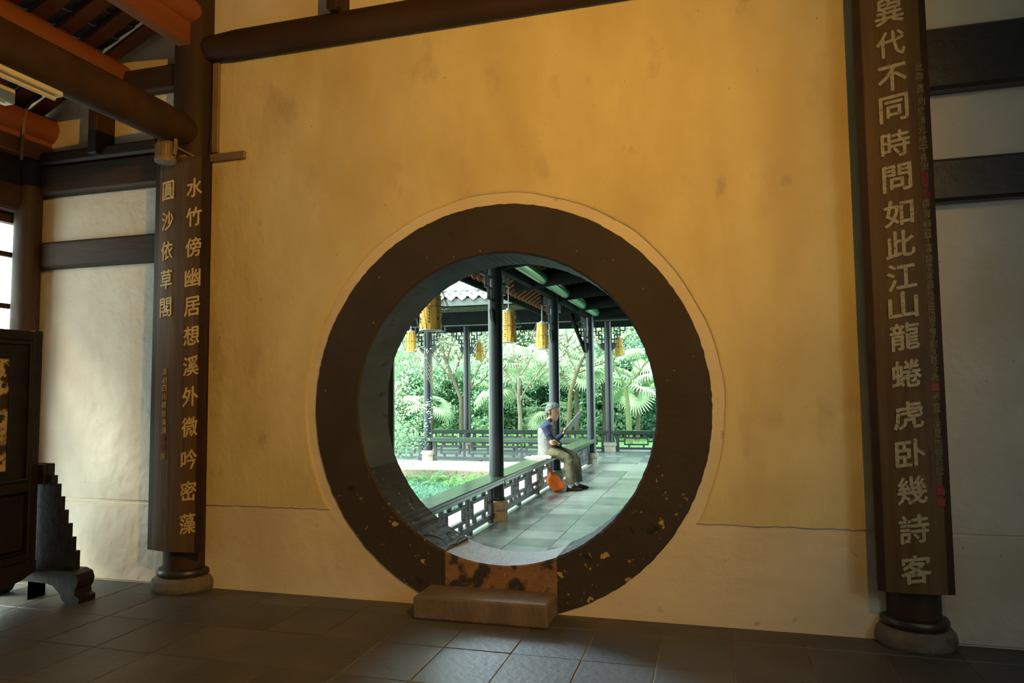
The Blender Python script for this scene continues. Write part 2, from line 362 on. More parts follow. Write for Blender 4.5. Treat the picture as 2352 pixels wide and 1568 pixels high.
for pts in ([(-.412, .0, .40), (-.43, .12, .418), (-.415, .2, .40), (-.44, .33, .42), (-.43, .46, .412)], [(-.44, .1, .425), (-.50, .16, .455), (-.56, .13, .49), (-.60, .04, .52)], [(-.46, .26, .435), (-.53, .30, .47), (-.52, .4, .465)]):
    q = [(x, y, GZ-math.sqrt(max(0, RI**2-x*x))+.002) for x, y, z in pts]
    MB().tube(q, [.0015, .0025, .003, .002, .0015][:len(q)], 5).build('paint_crack', mat('rust_red_crack', (.035, .014, .009), None, 4, .9) if 'rust_red_crack' not in bpy.data.materials else bpy.data.materials['rust_red_crack'], gate)

stp = MB(); stp.box(-2.015, -1.072, -.335, -.017, 0, .155, .014)
o = stp.build('stone_step', 'step', label='worn brown stone block step on the floor below the moon gate', cat='step')
bv = o.modifiers.new('b', 'BEVEL'); bv.width = .008; bv.segments = 2

# left, right, back walls
lw = MB(); lw.box(-6.2, -5.95, -9.3, -3.2, 0, 3.9); lw.box(-6.2, -5.95, -3.2, 0, 3.12, 3.9)
lw.build('wall_left', 'plaster_low', kind='structure')
rw = MB(); rw.box(3.05, 3.3, -3.1, .4, 0, 3.9); rw.box(3.05, 3.3, -9.3, -4.3, 0, 3.9); rw.box(3.05, 3.3, -4.3, -3.1, 2.5, 3.9); rw.box(3.05, 3.3, -4.3, -3.1, 0, 1.3)
rw.build('wall_right', 'plaster_low', kind='structure')
bw = MB(); bw.prism([(-6.2, 0), (3.3, 0), (3.3, roof_z(3.3)), (-1.49, roof_z(-1.49)), (-6.2, roof_z(-6.2))], 1, -9.5, -9.3); bw.build('wall_back', 'plaster_low', kind='structure')
# room floor: slabs set one by one
fl = MB().box(-6.2, 3.3, -9.4, T, -.12, -.0035).build('floor', 'joint', kind='structure')
tm = []
for v in range(3):
    q = MB().box(-.207, .207, -.257, .257, -.03, .0, .003); tm.append(q.build('floor_tile', 'floor', fl))
ny = 0; used = set()
rest = MB()
for j in range(-1, 17):
    yc = -.26-.26-.52*(j) if j >= 0 else -.06
    for i in range(-15, 8):
        xc = .07+.42*(i+.5)
        if j < 0:
            if abs(xc+1.5) > 6: continue
            if not -5.95 < xc < 3: continue
            q = inst(tm[0], fl, (xc, -.128, random.uniform(-.0015, .0005)), (0, 0, 0), (1, .50, 1)); continue
        if not -5.95 < xc < 3: continue
        if j < 5: inst(tm[0], fl, (xc, yc, random.uniform(-.0015, .0015)), (random.uniform(-.0006, .0006), random.uniform(-.0006, .0006), 0))
        else: rest.box(xc-.207, xc+.207, yc-.257, yc+.257, -.03, 0, 0)
for t in tm: bpy.data.objects.remove(t)
rest.build('rear_floor_tiles', 'floor', fl, kind='stuff')

# ------------------------------------------------------------------ room timber
def column(name, label, c, r, h, m_, base=True, group=None):
    t = thing(name, label, 'column', (c[0], c[1], 0), group=group)
    MB().lathe([(r*1.0, .16), (r, .3), (r*1.0, 2.2), (r*.97, h)], n=28).build('shaft', m_, t, smooth=True)
    MB().lathe([(r*.9, .105), (r*1.20, .112), (r*1.27, .13), (r*1.27, .15), (r*1.2, .166), (r*.98, .175)], n=28).build('collar', 'black', t, smooth=True)
    b = MB(); prof = [(r*1.42, 0), (r*1.5, .015), (r*1.52, .05), (r*1.45, .09), (r*1.3, .11), (r*1.0, .112)]
    b.lathe(prof, n=30); b.v = [(x+random.uniform(-.004, .004), y+random.uniform(-.004, .004), z) for x, y, z in b.v]
    b.build('stone_base', 'base', t, smooth=True)
    return t
column('wall_column', 'tall dark brown column behind the left couplet board', (-4.125, -.03), .165, 5.0, 'wood_z')
column('wall_column', 'dark column standing behind the right couplet board', (1.135, -.02), .148, 5.2, 'wood_z')
column('corner_column', 'dark post in the left corner between lattice window and plaster', (-5.765, -.13), .108, 3.6, 'wood_z')
def beam_obj(name, label, p0, p1, w, h, m_='wood', rnd=False, ch=.02):
    mb = MB()
    if rnd:
        p0, p1 = Vector(p0), Vector(p1); d = (p1-p0)
        secs = []; k = 16
        side = Vector((0, 0, 1)).cross(d).normalized()
        for i in range(k+1):
            t = i/k; c = p0+d*t; e = min(t, 1-t)*d.length
            f = .80+.20*min(1, e/.30); z_ = Vector((0, 0, h/2*f)); secs.append((c+Vector((0, 0, (1-f)*h*.10)), side*(w/2*f), z_))
        mb.loft(secs, 20)
    else: mb.beam(p0, p1, w, h, ch)
    o = mb.build(name, m_, smooth=rnd, label=label, cat='beam'); return o
beam_obj('tie_beam', 'long rounded dark beam running along the top of the gate wall', (-4.02, -.06, 4.415), (1.1, -.06, 4.415), .17, .25, rnd=True)
beam_obj('short_post', 'short dark post standing on the long top beam', (-2.75, -.065, 4.5), (-2.75, -.065, 5.5), .27, .10)
beam_obj('cross_beam', 'big round beam running from the left column towards the viewer', (-4.10, -.1, 3.69), (-4.02, -5.5, 3.63), .24, .30, rnd=True)
beam_obj('tie_beam', 'dark board beam high on the left bay beside the column', (-4.93, -.04, 4.225), (-4.20, -.04, 4.225), .10, .22)
beam_obj('tie_beam', 'wide dark beam above the left bay at floodlight height', (-6.0, -.05, 3.44), (-4.25, -.05, 3.44), .12, .26)
beam_obj('tie_beam', 'thin dark rail lying just over the wide left bay beam', (-5.95, -.07, 3.63), (-4.25, -.07, 3.63), .12, .11)
beam_obj('tie_beam', 'weathered grey brown beam crossing the left plaster bay', (-5.9, -.04, 2.775), (-4.25, -.04, 2.775), .10, .235)
beam_obj('short_post', 'square dark strut between the left bay beams', (-5.03, -.04, 3.60), (-5.03, -.04, 4.13), .30, .10, ch=.01)
beam_obj('tie_beam', 'broad black beam high in the right bay', (1.2, -.06, 3.56), (3.1, -.06, 3.56), .13, .39, 'black')
beam_obj('tie_beam', 'lower black beam crossing the right bay', (1.2, -.06, 2.80), (3.1, -.06, 2.80), .12, .265, 'black')
beam_obj('short_post', 'black strut at the top right corner of the right bay', (2.05, -.05, 3.75), (2.05, -.05, 4.4), .30, .10)
# tie beam from the corner column towards the viewer (dark mass at the far left)
beam_obj('tie_beam', 'dark eaves beam above the left lattice window', (-5.86, -.1, 3.42), (-5.86, -6, 3.42), .22, .55)

# ceiling: purlins, rafters and the pan tiles seen between them
ce = MB()
for s in (0, 1):
    xa, xb = (-6.6, -1.49) if s == 0 else (-1.49, 3.7)
    ce.add([(xa, -9.5, roof_z(xa)+.30), (xb, -9.5, roof_z(xb)+.30), (xb, T, roof_z(xb)+.30), (xa, T, roof_z(xa)+.30),
            (xa, -9.5, roof_z(xa)+.40), (xb, -9.5, roof_z(xb)+.40), (xb, T, roof_z(xb)+.40), (xa, T, roof_z(xa)+.40)],
           [(0, 3, 2, 1), (4, 5, 6, 7), (0, 1, 5, 4), (2, 3, 7, 6), (1, 2, 6, 5), (0, 4, 7, 3)])
ceil = ce.build('ceiling', 'tile_dark', kind='structure')
gw = MB(); gw.prism([(-6.15, 3.6), (3.3, 3.6), (3.3, roof_z(3.3)+.3), (-1.49, roof_z(-1.49)+.3), (-6.2, roof_z(-6.2)+.3)], 1, .01, T-.04); gw.build('wall_gable', 'plaster', kind='structure')
sl = Vector((1, 0, .493)).normalized(); nr = Vector((-.493, 0, 1)).normalized()
for k in range(14):
    y = -.10-.235*k; mb = MB()
    p0 = Vector((-6.3, y, roof_z(-6.3)))+nr*.04; p1 = Vector((-1.6, y, roof_z(-1.6)))+nr*.04
    mb.beam(p0, p1, .125, .035, .004, up=nr); mb.build('rafter', 'redwood', ceil)
pt = MB(); sec = []
for k in range(7):
    a = PI*(k/6); sec.append((-.085*math.cos(a), .045*(1-math.sin(a))))
vs = [(x, y, z) for x in (0, .20) for (y, z) in [(q[0], q[1]+.0) for q in sec]]; vs += [(x, y, z+.014) for (x, y, z) in vs]
fs = [(k, k+1, 7+k+1, 7+k) for k in range(6)]+[(14+k, 21+k, 21+k+1, 14+k+1) for k in range(6)]+[(k, 14+k, 14+k+1, k+1) for k in range(6)]+[(7+k, 7+k+1, 21+k+1, 21+k) for k in range(6)]
pt.add(vs, fs); pt.mi = [0]*18+[1]*6
ptile = pt.build('pan_tile', ['tile_dark', 'lip'], ceil)
ang = -math.atan(.493)
for k in range(9):
    for i in range(15):
        x = -5.95+.165*i
        p = Vector((x, -.10-.235*(k+.5), roof_z(x)))+nr*.085
        inst(ptile, ceil, p, (0, ang+.10, 0))
bpy.data.objects.remove(ptile)
def purlin(x, label):
    t = thing('purlin', label, 'beam', (x, 0, roof_z(x)))
    MB().tube([(0, 0, -.12), (0, -7.5, -.12)], .125, 18).build('round_purlin', 'redwood', t, smooth=True)
    MB().box(-.06, .06, -7.5, 0, -.42, -.22, .015).build('under_purlin', 'redwood', t)
purlin(-4.93, 'red brown round purlin under the rafters at upper left')
purlin(-5.72, 'lower red brown purlin near the left eaves')
purlin(-4.12, 'uppermost red brown purlin ending at the left column top')
MB().tube([(-5.6, -.35, 3.55), (-5.60, -.34, 3.9), (-5.62, -.30, 4.02), (-5.62, -.20, 4.2)], .012, 6).build('cable', 'trunking', label='thin electric cable hanging from the lower purlin at upper left', cat='cable')

# lighting gear
t = thing('batten_light', 'white fluorescent batten fixed along the underside of the big beam', 'lamp', (-4.02, -1.4, 3.50))
MB().box(-.04, .04, -1.15, 0, -.035, 0, .006).build('batten_body', 'white', t)
MB().tube([(0, -1.12, -.05), (0, -.03, -.05)], .014, 10).build('tube', 'white', t, smooth=True)
t = thing('lamp_housing', 'square cream fitting at the left edge below the batten', 'lamp', (-4.3, -1.5, 3.46))
MB().box(-.045, .045, -.5, 0, -.05, .05, .008).build('housing', 'white', t); MB().box(-.02, .02, -.45, -.05, -.06, -.05, .002).build('diffuser', 'white', t)
t = thing('floodlight', 'small unlit metal floodlight hanging over the left couplet board', 'lamp', (-4.14, -.33, 3.48))
b = MB().lathe([(.062, -.095), (.078, -.095), (.082, -.075), (.075, -.05)], n=24); b.build('lens_rim', 'metal', t, smooth=True)
MB().lathe([(.068, -.05), (.068, .045)], n=24).build('body', 'metal', t, smooth=True)
MB().lathe([(.072, .045), (.06, .075), (.012, .085), (.010, .10)], n=24).build('cap', 'metal', t, smooth=True)
b = MB()
for k in range(20):
    a = 2*PI*k/20; c, s_ = math.cos(a), math.sin(a)
    b.beam((.069*c, .069*s_, -.047), (.069*c, .069*s_, .043), .006, .014, .001, up=(c, s_, 0))
b.build('cooling_fins', 'metal', t)
MB().lathe([(.06, -.094), (.058, -.09)], n=20).build('lens', 'black', t)
b = MB(); b.box(-.095, .095, -.02, .02, .125, .132, .001)
for s_ in (-1, 1): b.beam((s_*.095, 0, .13), (s_*.095, 0, .04), .006, .04, .001, up=(0, 1, 0)); b.beam((s_*.095, 0, .04), (s_*.086, 0, -.04), .006, .036, .001, up=(0, 1, 0))
b.build('yoke', 'metal', t)
MB().tube([(.02, .1, .06), (.12, .17, 0), (.15, .15, -.07)], .009, 6).build('lead', 'trunking', t)
t = thing('cable_trunking', 'brown cable trunking running down then right beside the left column', 'trunking', (-3.915, -.012, 0))
MB().box(-.03, .03, -.03, 0, 3.54, 4.30, .003).build('vertical_run', 'trunking', t)
MB().box(-.06, .29, -.034, 0, 3.462, 3.525, .003).build('horizontal_run', 'metal', t)
MB().tube([(-.045, -.02, 3.75), (-.02, -.05, 3.66), (-.015, -.06, 3.60), (-.04, -.04, 3.50)], .006, 6).build('loose_wire', 'black', t)

# ------------------------------------------------------------------ lettering
TXT = {}
def glyph_meshes(chars, offset):
    obs = []
    for ch in chars:
        cu = bpy.data.curves.new('g', 'FONT'); cu.body = ch; cu.size = 1; cu.offset = 0; cu.resolution_u = 2; cu.extrude = .02
        o = bpy.data.objects.new('g', cu); COL.objects.link(o); obs.append((ch, o))
    dg = bpy.context.evaluated_depsgraph_get()
    for ch, o in obs:
        me = bpy.data.meshes.new_from_object(o.evaluated_get(dg)); V = np.zeros(len(me.vertices)*3); me.vertices.foreach_get('co', V); V = V.reshape(-1, 3)
        TXT[(ch, offset)] = (V, [tuple(p.vertices) for p in me.polygons]); bpy.data.meshes.remove(me)
        cu = o.data; bpy.data.objects.remove(o); bpy.data.curves.remove(cu)
def put_glyph(ch, x, z, w, h, surf, parent, material, offset=.022, slant=.13, lean=0.0, name='character'):
    V, F = TXT[(ch, offset)]
    mn, mx = V.min(0), V.max(0); c = (mn+mx)/2; sz = np.maximum(mx-mn, 1e-3)
    if ch in '一二': w_, h_ = w, h*.5
    else: w_, h_ = w, h
    U = (V-c)/sz
    X = U[:, 0]*w_; Z = U[:, 1]*h_
    Z2 = Z+X*slant; X2 = X+Z*lean
    X2 = x+X2; Z2 = z+Z2
    sl_ = (surf(x+.01)-surf(x-.01))/.02
    Y = surf(x)+sl_*(X2-x)-.002-np.where(V[:, 2] > 0, .003, -.002)
    mb = MB(); bo = offset*.75
    for k, (ax_, az_) in enumerate(((0, 0), (bo, 0), (-bo, 0), (0, bo), (0, -bo)) if offset > .012 else ((0, 0), (bo, 0))):
        mb.add(np.stack([X2+ax_*w, Y-.0002*k, Z2+az_*h], 1).tolist(), F)
    return mb.build(name, material, parent, fix=False)
LR = '水竹傍幽居想溪外微吟密藻'; LL = '圓沙依草閣'; LS = '清初四川總督滿洲'; LS2 = '常明'; LS3 = '撰'
RR = '異代不同時問如此江山龍蜷虎卧幾詩客'
RS = '此聯舊刻於清光緒中長洲'; RS1 = '顧復初'; RS2 = '撰書顧君工漢隸老年書勢益遒厚原刻久軼今為'; RS4 = '補書丁未夏雨窗俞記'
glyph_meshes(sorted(set(LR+LL)), .018); glyph_meshes(sorted(set(RR)), .030); glyph_meshes(sorted(set(LS+LS2+LS3+RS+RS1+RS2+RS4)), .010)
def board(label, xc, w, z0, z1, ye, sag):
    t = thing('couplet_board', label, 'sign', (xc, 0, 0))
    def surf(x): return ye-sag*(1-(x/(w/2))**2)
    mb = MB(); N = 20; vs = []
    for k in range(N+1):
        x = -w/2+w*k/N; y = surf(x)
        vs += [(x, y, z0), (x, y, z1), (x, y+.028, z1), (x, y+.028, z0)]
    fs = []; mi = []
    for k in range(N):
        a, b = 4*k, 4*(k+1)
        edge = 1 if (k < 2 or k >= N-2) else 0
        for j in range(4): fs.append((a+j, b+j, b+(j+1) % 4, a+(j+1) % 4)); mi.append(edge if j == 0 else 1)
    fs += [(0, 1, 2, 3), (4*N, 4*N+3, 4*N+2, 4*N+1)]; mi += [1, 1]
    mb.add(vs, fs); mb.mi = mi; o = mb.build('panel', ['board', 'board_edge'], t, smooth=True)
    MB().box(-.03, .03, ye-sag+.025, ye+.03, z1-.02, z1+.03, .004).build('hanger', 'metal', t)
    return t, surf
K = (4.92051-.24)/(4.92051-.3)
zz = lambda z: 1.55+(z-1.55)*K
tL, sL = board('brown couplet board on the left column with two lines of gold characters', -4.09, .50, .325, 3.45, -.205, .035)
for ch, z in zip(LR, [3.173, 2.939, 2.696, 2.455, 2.229, 2.001, 1.764, 1.528, 1.294, 1.045, .804, .558]): put_glyph(ch, -3.893*K+4.09, zz(z), .125, .150, sL, tL, 'gold', .018, .16)
for ch, z in zip(LL, [3.165, 2.921, 2.683, 2.453, 2.228]): put_glyph(ch, -4.135*K+4.09, zz(z), .118, .152, sL, tL, 'gold', .018, .10)
for ch, z, m_ in zip(LS+LS2+LS3, [1.724, 1.654, 1.595, 1.527, 1.466, 1.396, 1.332, 1.266, 1.2, 1.134, 1.066], ['gold3']*8+['redseal']*2+['gold3']):
    put_glyph(ch, -4.13*K+4.09, zz(z), .046, .050, sL, tL, m_, .010, .08, name='small_character')
tR, sR = board('tall dark couplet board on the right column with one line of large characters', 1.112, .405, .345, 4.33, -.20, .032)
for ch, z in zip(RR, [3.814, 3.61, 3.399, 3.212, 2.994, 2.787, 2.576, 2.388, 2.194, 2.026, 1.841, 1.622, 1.381, 1.16, .949, .728, .5]): put_glyph(ch, 1.092*K-1.112, zz(z), .155, .158, sR, tR, 'gold2', .030, .16)
SZ = [3.455, 3.396, 3.321, 3.242, 3.183, 3.128, 3.071, 3.01, 2.962, 2.898, 2.845, 2.788, 2.739, 2.671, 2.622, 2.563, 2.503, 2.448, 2.399, 2.355, 2.292, 2.244, 2.193, 2.144, 2.075, 2.017, 1.966, 1.915, 1.856, 1.791, 1.743, 1.697, 1.646, 1.599, 1.541, 1.491, 1.427, 1.377, 1.324, 1.274, 1.212, 1.162, 1.113, 1.064, 1.012, .945, .882]
seq = list(RS)+list(RS1)+list(RS2)
for i, z in enumerate(SZ):
    x = 1.243*K-1.112
    if i < len(seq): put_glyph(seq[i], x, zz(z), .045, .050, sR, tR, 'redseal' if seq[i] in RS1 and 11 <= i < 14 else 'gold4', .010, .10, name='small_character')
    elif i < len(seq)+0: pass
    elif i in (45, 46) or i == len(seq): MB().box(x-.022, x+.022, sR(x)-.006, sR(x)-.001, zz(z)-.024, zz(z)+.024, .004).build('red_seal', 'redseal', tR)
    else:
        k = i-len(seq)-1
        if k < len(RS4): put_glyph(RS4[k], x, zz(z), .045, .050, sR, tR, 'gold4', .010, .10, name='small_character')

# ------------------------------------------------------------------ left side: lattice window and standing plaque screen
lwf = thing('window_1', None, None, (-5.93, 0, 0), kind='structure')
MB().box(-.04, .04, -3.2, -.01, 3.06, 3.14, .006).build('window_frame', 'wood', lwf)
MB().box(-.04, .04, -.06, -.01, .0, 3.1, .006).build('window_frame', 'wood', lwf)
for y in (-.62, -1.02, -1.42): MB().box(-.022, .022, y-.018, y+.018, 2.02, 3.08, .004).build('lattice_bar', 'wood', lwf)
for z in (2.02, 2.33, 2.785): MB().box(-.022, .022, -1.5, -.04, z-.022, z+.022, .004).build('lattice_bar', 'wood', lwf)
c = MB()
for k in range(10):
    a = 2*PI*k/10; c.tube([(0, -.29+.045*math.cos(a), 2.18+.045*math.sin(a)), (0, -.29+.045*math.cos(a+.7), 2.18+.045*math.sin(a+.7))], .014, 6)
c.build('carved_scroll', 'wood', lwf)
MB().box(-.03, .03, -3.2, -1.5, 2.0, 3.1, .004).build('window_panel', 'wood', lwf)
MB().box(-.02, .02, -2.6, -.04, 1.1, 2.0, .004).build('window_panel', 'wood', lwf)

scr = thing('standing_screen', 'dark wooden standing screen with a gold picture at the left edge', 'screen', (-5.05, -.60, 0))
Y1 = -2.6
def bar(name, y0, y1, z0, z1, x0=-.045, x1=.045, ch=.008, m_='frame'): return MB().box(x0, x1, y0, y1, z0, z1, ch).build(name, m_, scr)
bar('frame_rail', Y1+.07, -.07, 1.965, 2.04); bar('frame_rail', Y1+.07, -.07, .82, .90); bar('frame_rail', Y1+.07, -.07, .30, .36)
bar('frame_stile', -.075, 0, .235, 2.045, -.048, .048); bar('frame_stile', Y1, Y1+.075, .235, 2.045, -.048, .048)
bar('moulding', Y1+.1, -.1, 1.935, 1.963, -.05, .052, .006); bar('moulding', Y1+.1, -.1, .902, .925, -.05, .052, .006); bar('moulding', -.105, -.077, .90, 1.965, -.05, .052, .006)
bar('back_board', Y1+.05, -.05, .30, 2.0, -.03, -.015, .002); bar('panel_field', Y1+.1, -.1, .92, 1.94, -.02, .022, .003)
bar('inner_frame', -.255, -.235, .97, 1.845, .02, .037, .003); bar('inner_frame', Y1+.3, -.256, 1.82, 1.843, .02, .036, .003); bar('inner_frame', Y1+.3, -.256, .972, .995, .02, .036, .003)
pic = MB().box(.021, .028, Y1+.32, -.255, .995, 1.82, .001).build('picture', 'picture', scr)
for z in (.40,): bar('apron_panel', Y1+.1, -.1, z, .80, -.02, .03, .004)
bar('apron_bead', -.14, -.12, .42, .78, .03, .04, .003); bar('apron_bead', Y1+.14, -.14, .40, .415, .03, .04, .003); bar('apron_bead', Y1+.14, -.14, .77, .785, .03, .04, .003)
MB().prism([(Y1, .30), (0, .30), (0, .22), (-.12, .17), (-.35, .14), (-.5, .08), (-.75, .10), (-1.3, .16), (Y1, .2)], 0, -.03, .05).build('skirt_board', 'frame', scr)
for yy in (.0, Y1+.12):
    f = thing('foot', None, None); f.parent = scr; f.location = (0, yy, 0)
    for s_ in (1, -1):
        P = [(0, .0), (0, .23), (.33, .235), (.40, .235), (.455, .215), (.475, .17), (.465, .13), (.445, .10), (.45, .06), (.485, .045), (.485, .0), (.36, .0), (.33, .02), (.30, .07), (.24, .12), (.17, .135), (0, .14)]
        P = [(s_*a, b) for a, b in P]
        MB().prism(P, 1, -.02, .13).build('scroll_foot', 'frame', f)
        st = [(0, .20)]
        xs_ = [.385, .345, .305, .262, .222, .182, .142, .10]; zs_ = [.37, .47, .57, .67, .77, .865, .93, 1.02]
        P = [(0, .2), (.385, .2)]
        for k in range(8): P += [(xs_[k], zs_[k])]+([(xs_[k+1], zs_[k])] if k < 7 else [])
        P += [(0, 1.02)]; P = [(s_*a*.98, b) for a, b in P]
        MB().prism(P, 1, .03, .085).build('stepped_bracket', 'frame', f)
MB().box(-.03, .095, -.0, .10, .865, 1.02, .006).build('bracket_cap', 'frame', scr)

# ------------------------------------------------------------------ corridor beyond the gate
cf = MB().box(-3.35, .6, T-.02, 8.75, -.32, -.006).build('corridor_floor', 'cjoint', kind='structure')
sq = MB().box(-.221, .221, -.186, .186, -.03, 0, .003)
slab = [sq.build('floor_slab', m_, cf) for m_ in ('cfloor', 'cfloor2')]
for j in range(22):
    for i in range(5):
        xc = -2.27+.45*i-.0; yc = T+.05+.19+.378*j
        if i == 0 and False: continue
        inst(slab[1 if random.random() < .28 else 0], cf, (xc, yc, random.uniform(-.0015, .001)), (random.uniform(-.003, .003), random.uniform(-.002, .002), 0))
for k in range(6): # pale kerb outside the left railing
    MB().box(-2.62, -2.50, T, 8.75, -.03, 0, .002).build('edge_slab', 'cfloor', cf) if k == 0 else None; MB().box(-3.34, -2.625, T+.03+1.37*k, T+1.37*(k+1), -.03, .0, .004).build('kerb_stone', 'plinth', cf)
MB().box(-.19, .6, T, 8.75, -.03, 0, .002).build('kerb_stone', 'plinth', cf)
xf = MB().box(-13, 3.2, 8.70, 13.6, -.30, -.006).build('cross_corridor_floor', 'cjoint', kind='structure')
for j in range(9):
    for i in range(11):
        xc = -4.92+.45*i; yc = 10.20+.378*j
        inst(slab[1 if random.random() < .35 else 0], xf, (xc, yc, random.uniform(-.0015, .001)))
MB().box(-13, -5.15, 10.0, 13.4, -.03, 0, .002).build('far_paving', 'cfloor', xf)
MB().box(.04, 3.2, 10.0, 13.4, -.03, 0, .002).build('far_paving', 'cfloor', xf)
MB().box(-2.45, -.19, 8.76, 10.0, -.03, 0, .002).build('far_paving', 'cfloor', xf)
for k in range(8): MB().box(-13+1.32*k+.004, -13+1.32*(k+1), 8.66, 10.0, -.05, .004, .006).build('kerb_stone', 'plinth', xf)
MB().box(-13, 3.2, 13.4, 13.75, -.04, .004, .004).build('kerb_stone', 'plinth', xf)
for k in range(6): MB().box(-13+1.6*k+.003, -13+1.6*(k+1), 8.655, 8.72, -.21, -.05, .008).build('plinth_block', 'plinthside', xf)
for t in slab: bpy.data.objects.remove(t)

def out_column(label, x, y, r, h, group='corridor columns'):
    t = thing('corridor_column', label, 'column', (x, y, 0), group=None)
    MB().lathe([(r*.99, .27), (r, .6), (r*.98, h)], n=26).build('shaft', 'slate', t, smooth=True)
    MB().lathe([(r*.9, .235), (r*1.16, .24), (r*1.2, .255), (r*1.14, .272), (r*.9, .276)], n=26).build('collar', 'slate', t, smooth=True)
    MB().lathe([(r*1.1, .115), (r*1.42, .13), (r*1.56, .165), (r*1.56, .195), (r*1.42, .228), (r*1.1, .238)], n=26).build('drum', 'stonebase', t, smooth=True)
    rr = r*1.42; MB().loft([((0, 0, z), (rr*math.cos(.39), rr*math.sin(.39), 0), (-rr*math.sin(.39), rr*math.cos(.39), 0)) for z in (0, .12)], 8).build('plinth', 'stonebase', t)
    return t
R_ = .09
out_column('nearest slate blue column in the corridor railing', -2.535, 3.35, R_, 3.1)
out_column('slate column just behind the seated reader', -2.52, 6.60, R_, 3.15)
out_column('slate column at the corner where the two corridors meet', -2.465, 9.90, R_, 3.2)
out_column('slate column with pale stone drum in the left near railing', -6.15, 9.95, .098, 3.2)
out_column('dark column in the back railing right of the corner', -2.505, 12.95, .105, 3.25)
out_column('dark column in the back railing beyond the hanging frets', -6.28, 12.95, .094, 3.25)
out_column('slim dark column against the back of the gate wall', -2.69, .62, .085, 3.1)
out_column('corridor column at the far left end of the near railing', -9.9, 9.95, .098, 3.2)

def railing(label, L, nunit, loc, rz, w=.28, off=.0):
    t = thing('bench_railing', label, 'railing', loc, rz)
    H = .50
    MB().box(-.042, L+.042, -w/2+off, w/2+off, H-.022, H+.02, .010).build('bench_top', 'railtop', t)
    MB().box(-.03, L+.03, w/2+off-.035, w/2+off-.012, H-.06, H-.018, .006).build('bench_edge', 'railtop', t)
    MB().box(.02, L-.02, -.035, .035, .415, .47, .004).build('top_rail', 'lattice', t)
    MB().box(.02, L-.02, -.032, .032, .045, .105, .004).build('bottom_rail', 'lattice', t)
    for x in (.13, L-.13): MB().box(x-.04, x+.04, -.026, .026, 0, .46, .004).build('railing_post', 'lattice', t)
    for k in (1, 2): MB().box(L*k/3-.03, L*k/3+.03, -.03, .03, 0, .05, .004).build('rail_foot', 'lattice', t)
    u = (L-.34)/nunit; th = .019; src = {}
    def bar(kind, x, z, lx, lz):
        if kind not in src: src[kind] = MB().box(-lx/2, lx/2, -.022, .022, -lz/2, lz/2, .003).build('lattice_bar', 'lattice', t, loc=(x, 0, z))
        else: inst(src[kind], t, (x, 0, z))
    for k in range(nunit):
        a = .17+u*k; c = a+u/2; fw = u*.72
        bar('h', c, .335, fw, th*2); bar('h', c, .175, fw, th*2)
        for s_ in (-1, 1):
            bar('v', c+s_*(fw/2-th), .255, th*2, .118); bar('s', c+s_*(u/2+fw/2)/2, .255, u/2-fw/2-th+.014, .04)
            for zt in (.386, .130): bar('t', c+s_*fw*.30, zt, .042, .060)
        if k: bar('m', a, .26, .042, .312)
    return t
RX = -2.56
railing('bench railing between gate wall and nearest column', 2.66, 3, (RX, 3.30, 0), -PI/2)
railing('bench railing where the reader sits', 3.16, 4, (RX, 6.54, 0), -PI/2)
railing('bench railing from the reader to the corner column', 3.2, 4, (RX+.03, 9.86, 0), -PI/2)
railing('near railing of the cross corridor left of the corner', 3.60, 5, (-2.52, 9.95, 0), PI)
railing('near railing of the cross corridor at far left under leaves', 3.64, 5, (-6.2, 9.95, 0), PI)
railing('back railing right of the back corner column', 3.70, 4, (1.25, 12.98, 0), PI)
railing('back railing seen between the two back columns', 3.66, 5, (-2.56, 12.98, 0), PI)
railing('back railing at far left beyond the leafy shrub', 3.66, 5, (-6.34, 12.98, 0), PI)

# beams and roofs
def obeam(label, p0, p1, w, h, m_='beam_out', nm='corridor_beam', rnd=False):
    mb = MB()
    if rnd: mb.tube([p0, p1], w/2, 20)
    else: mb.beam(p0, p1, w, h, .008)
    return mb.build(nm, m_, smooth=rnd, label=label, cat='beam')
obeam('architrave over the left row of corridor columns', (-2.52, T, 3.13), (-2.50, 9.9, 3.17), .10, .22)
obeam('glossy round purlin lit green above the left architrave', (-2.33, T, 3.16), (-2.33, 9.9, 3.16), .17, .17, 'purlin_out', 'purlin', True)
for i, y in enumerate((1.75, 3.4, 5.1, 6.75, 8.4, 9.95)):
    mb = MB(); secs = []
    for k in range(13):
        x = -2.75+2.5*k/12; zc = 3.11+.12*math.sin(PI*k/12); secs.append(((x, y, zc), (0, .10, 0), (0, 0, .13)))
    mb.loft(secs, 16); mb.build('crescent_beam', 'beam_out', smooth=True, label='curved crossbeam over the corridor, %s from the gate' % ('first', 'second', 'third', 'fourth', 'fifth', 'sixth')[i], cat='beam')
obeam('architrave over the near row of the cross corridor', (-12.5, 9.95, 3.17), (2.0, 9.95, 3.17), .10, .25)
obeam('slim rail below the near architrave of the cross corridor', (-12.5, 9.95, 3.00), (2.0, 9.95, 3.00), .05, .03, 'fascia')
obeam('deep beam over the back row of columns', (-12.5, 12.95, 3.30), (2.6, 12.95, 3.30), .12, .38)
obeam('second beam above the near row under the tiles', (-12.5, 9.95, 3.52), (2.0, 9.95, 3.52), .16, .2)
mb = MB(); mb.beam((-2.98, 9.9, 3.42), (-2.56, 9.9, 2.33), .06, .14, .006, up=(0, 1, 0)); mb.build('eave_brace', 'beam_out', label='slanting brace propping the eave at the corner column', cat='brace')

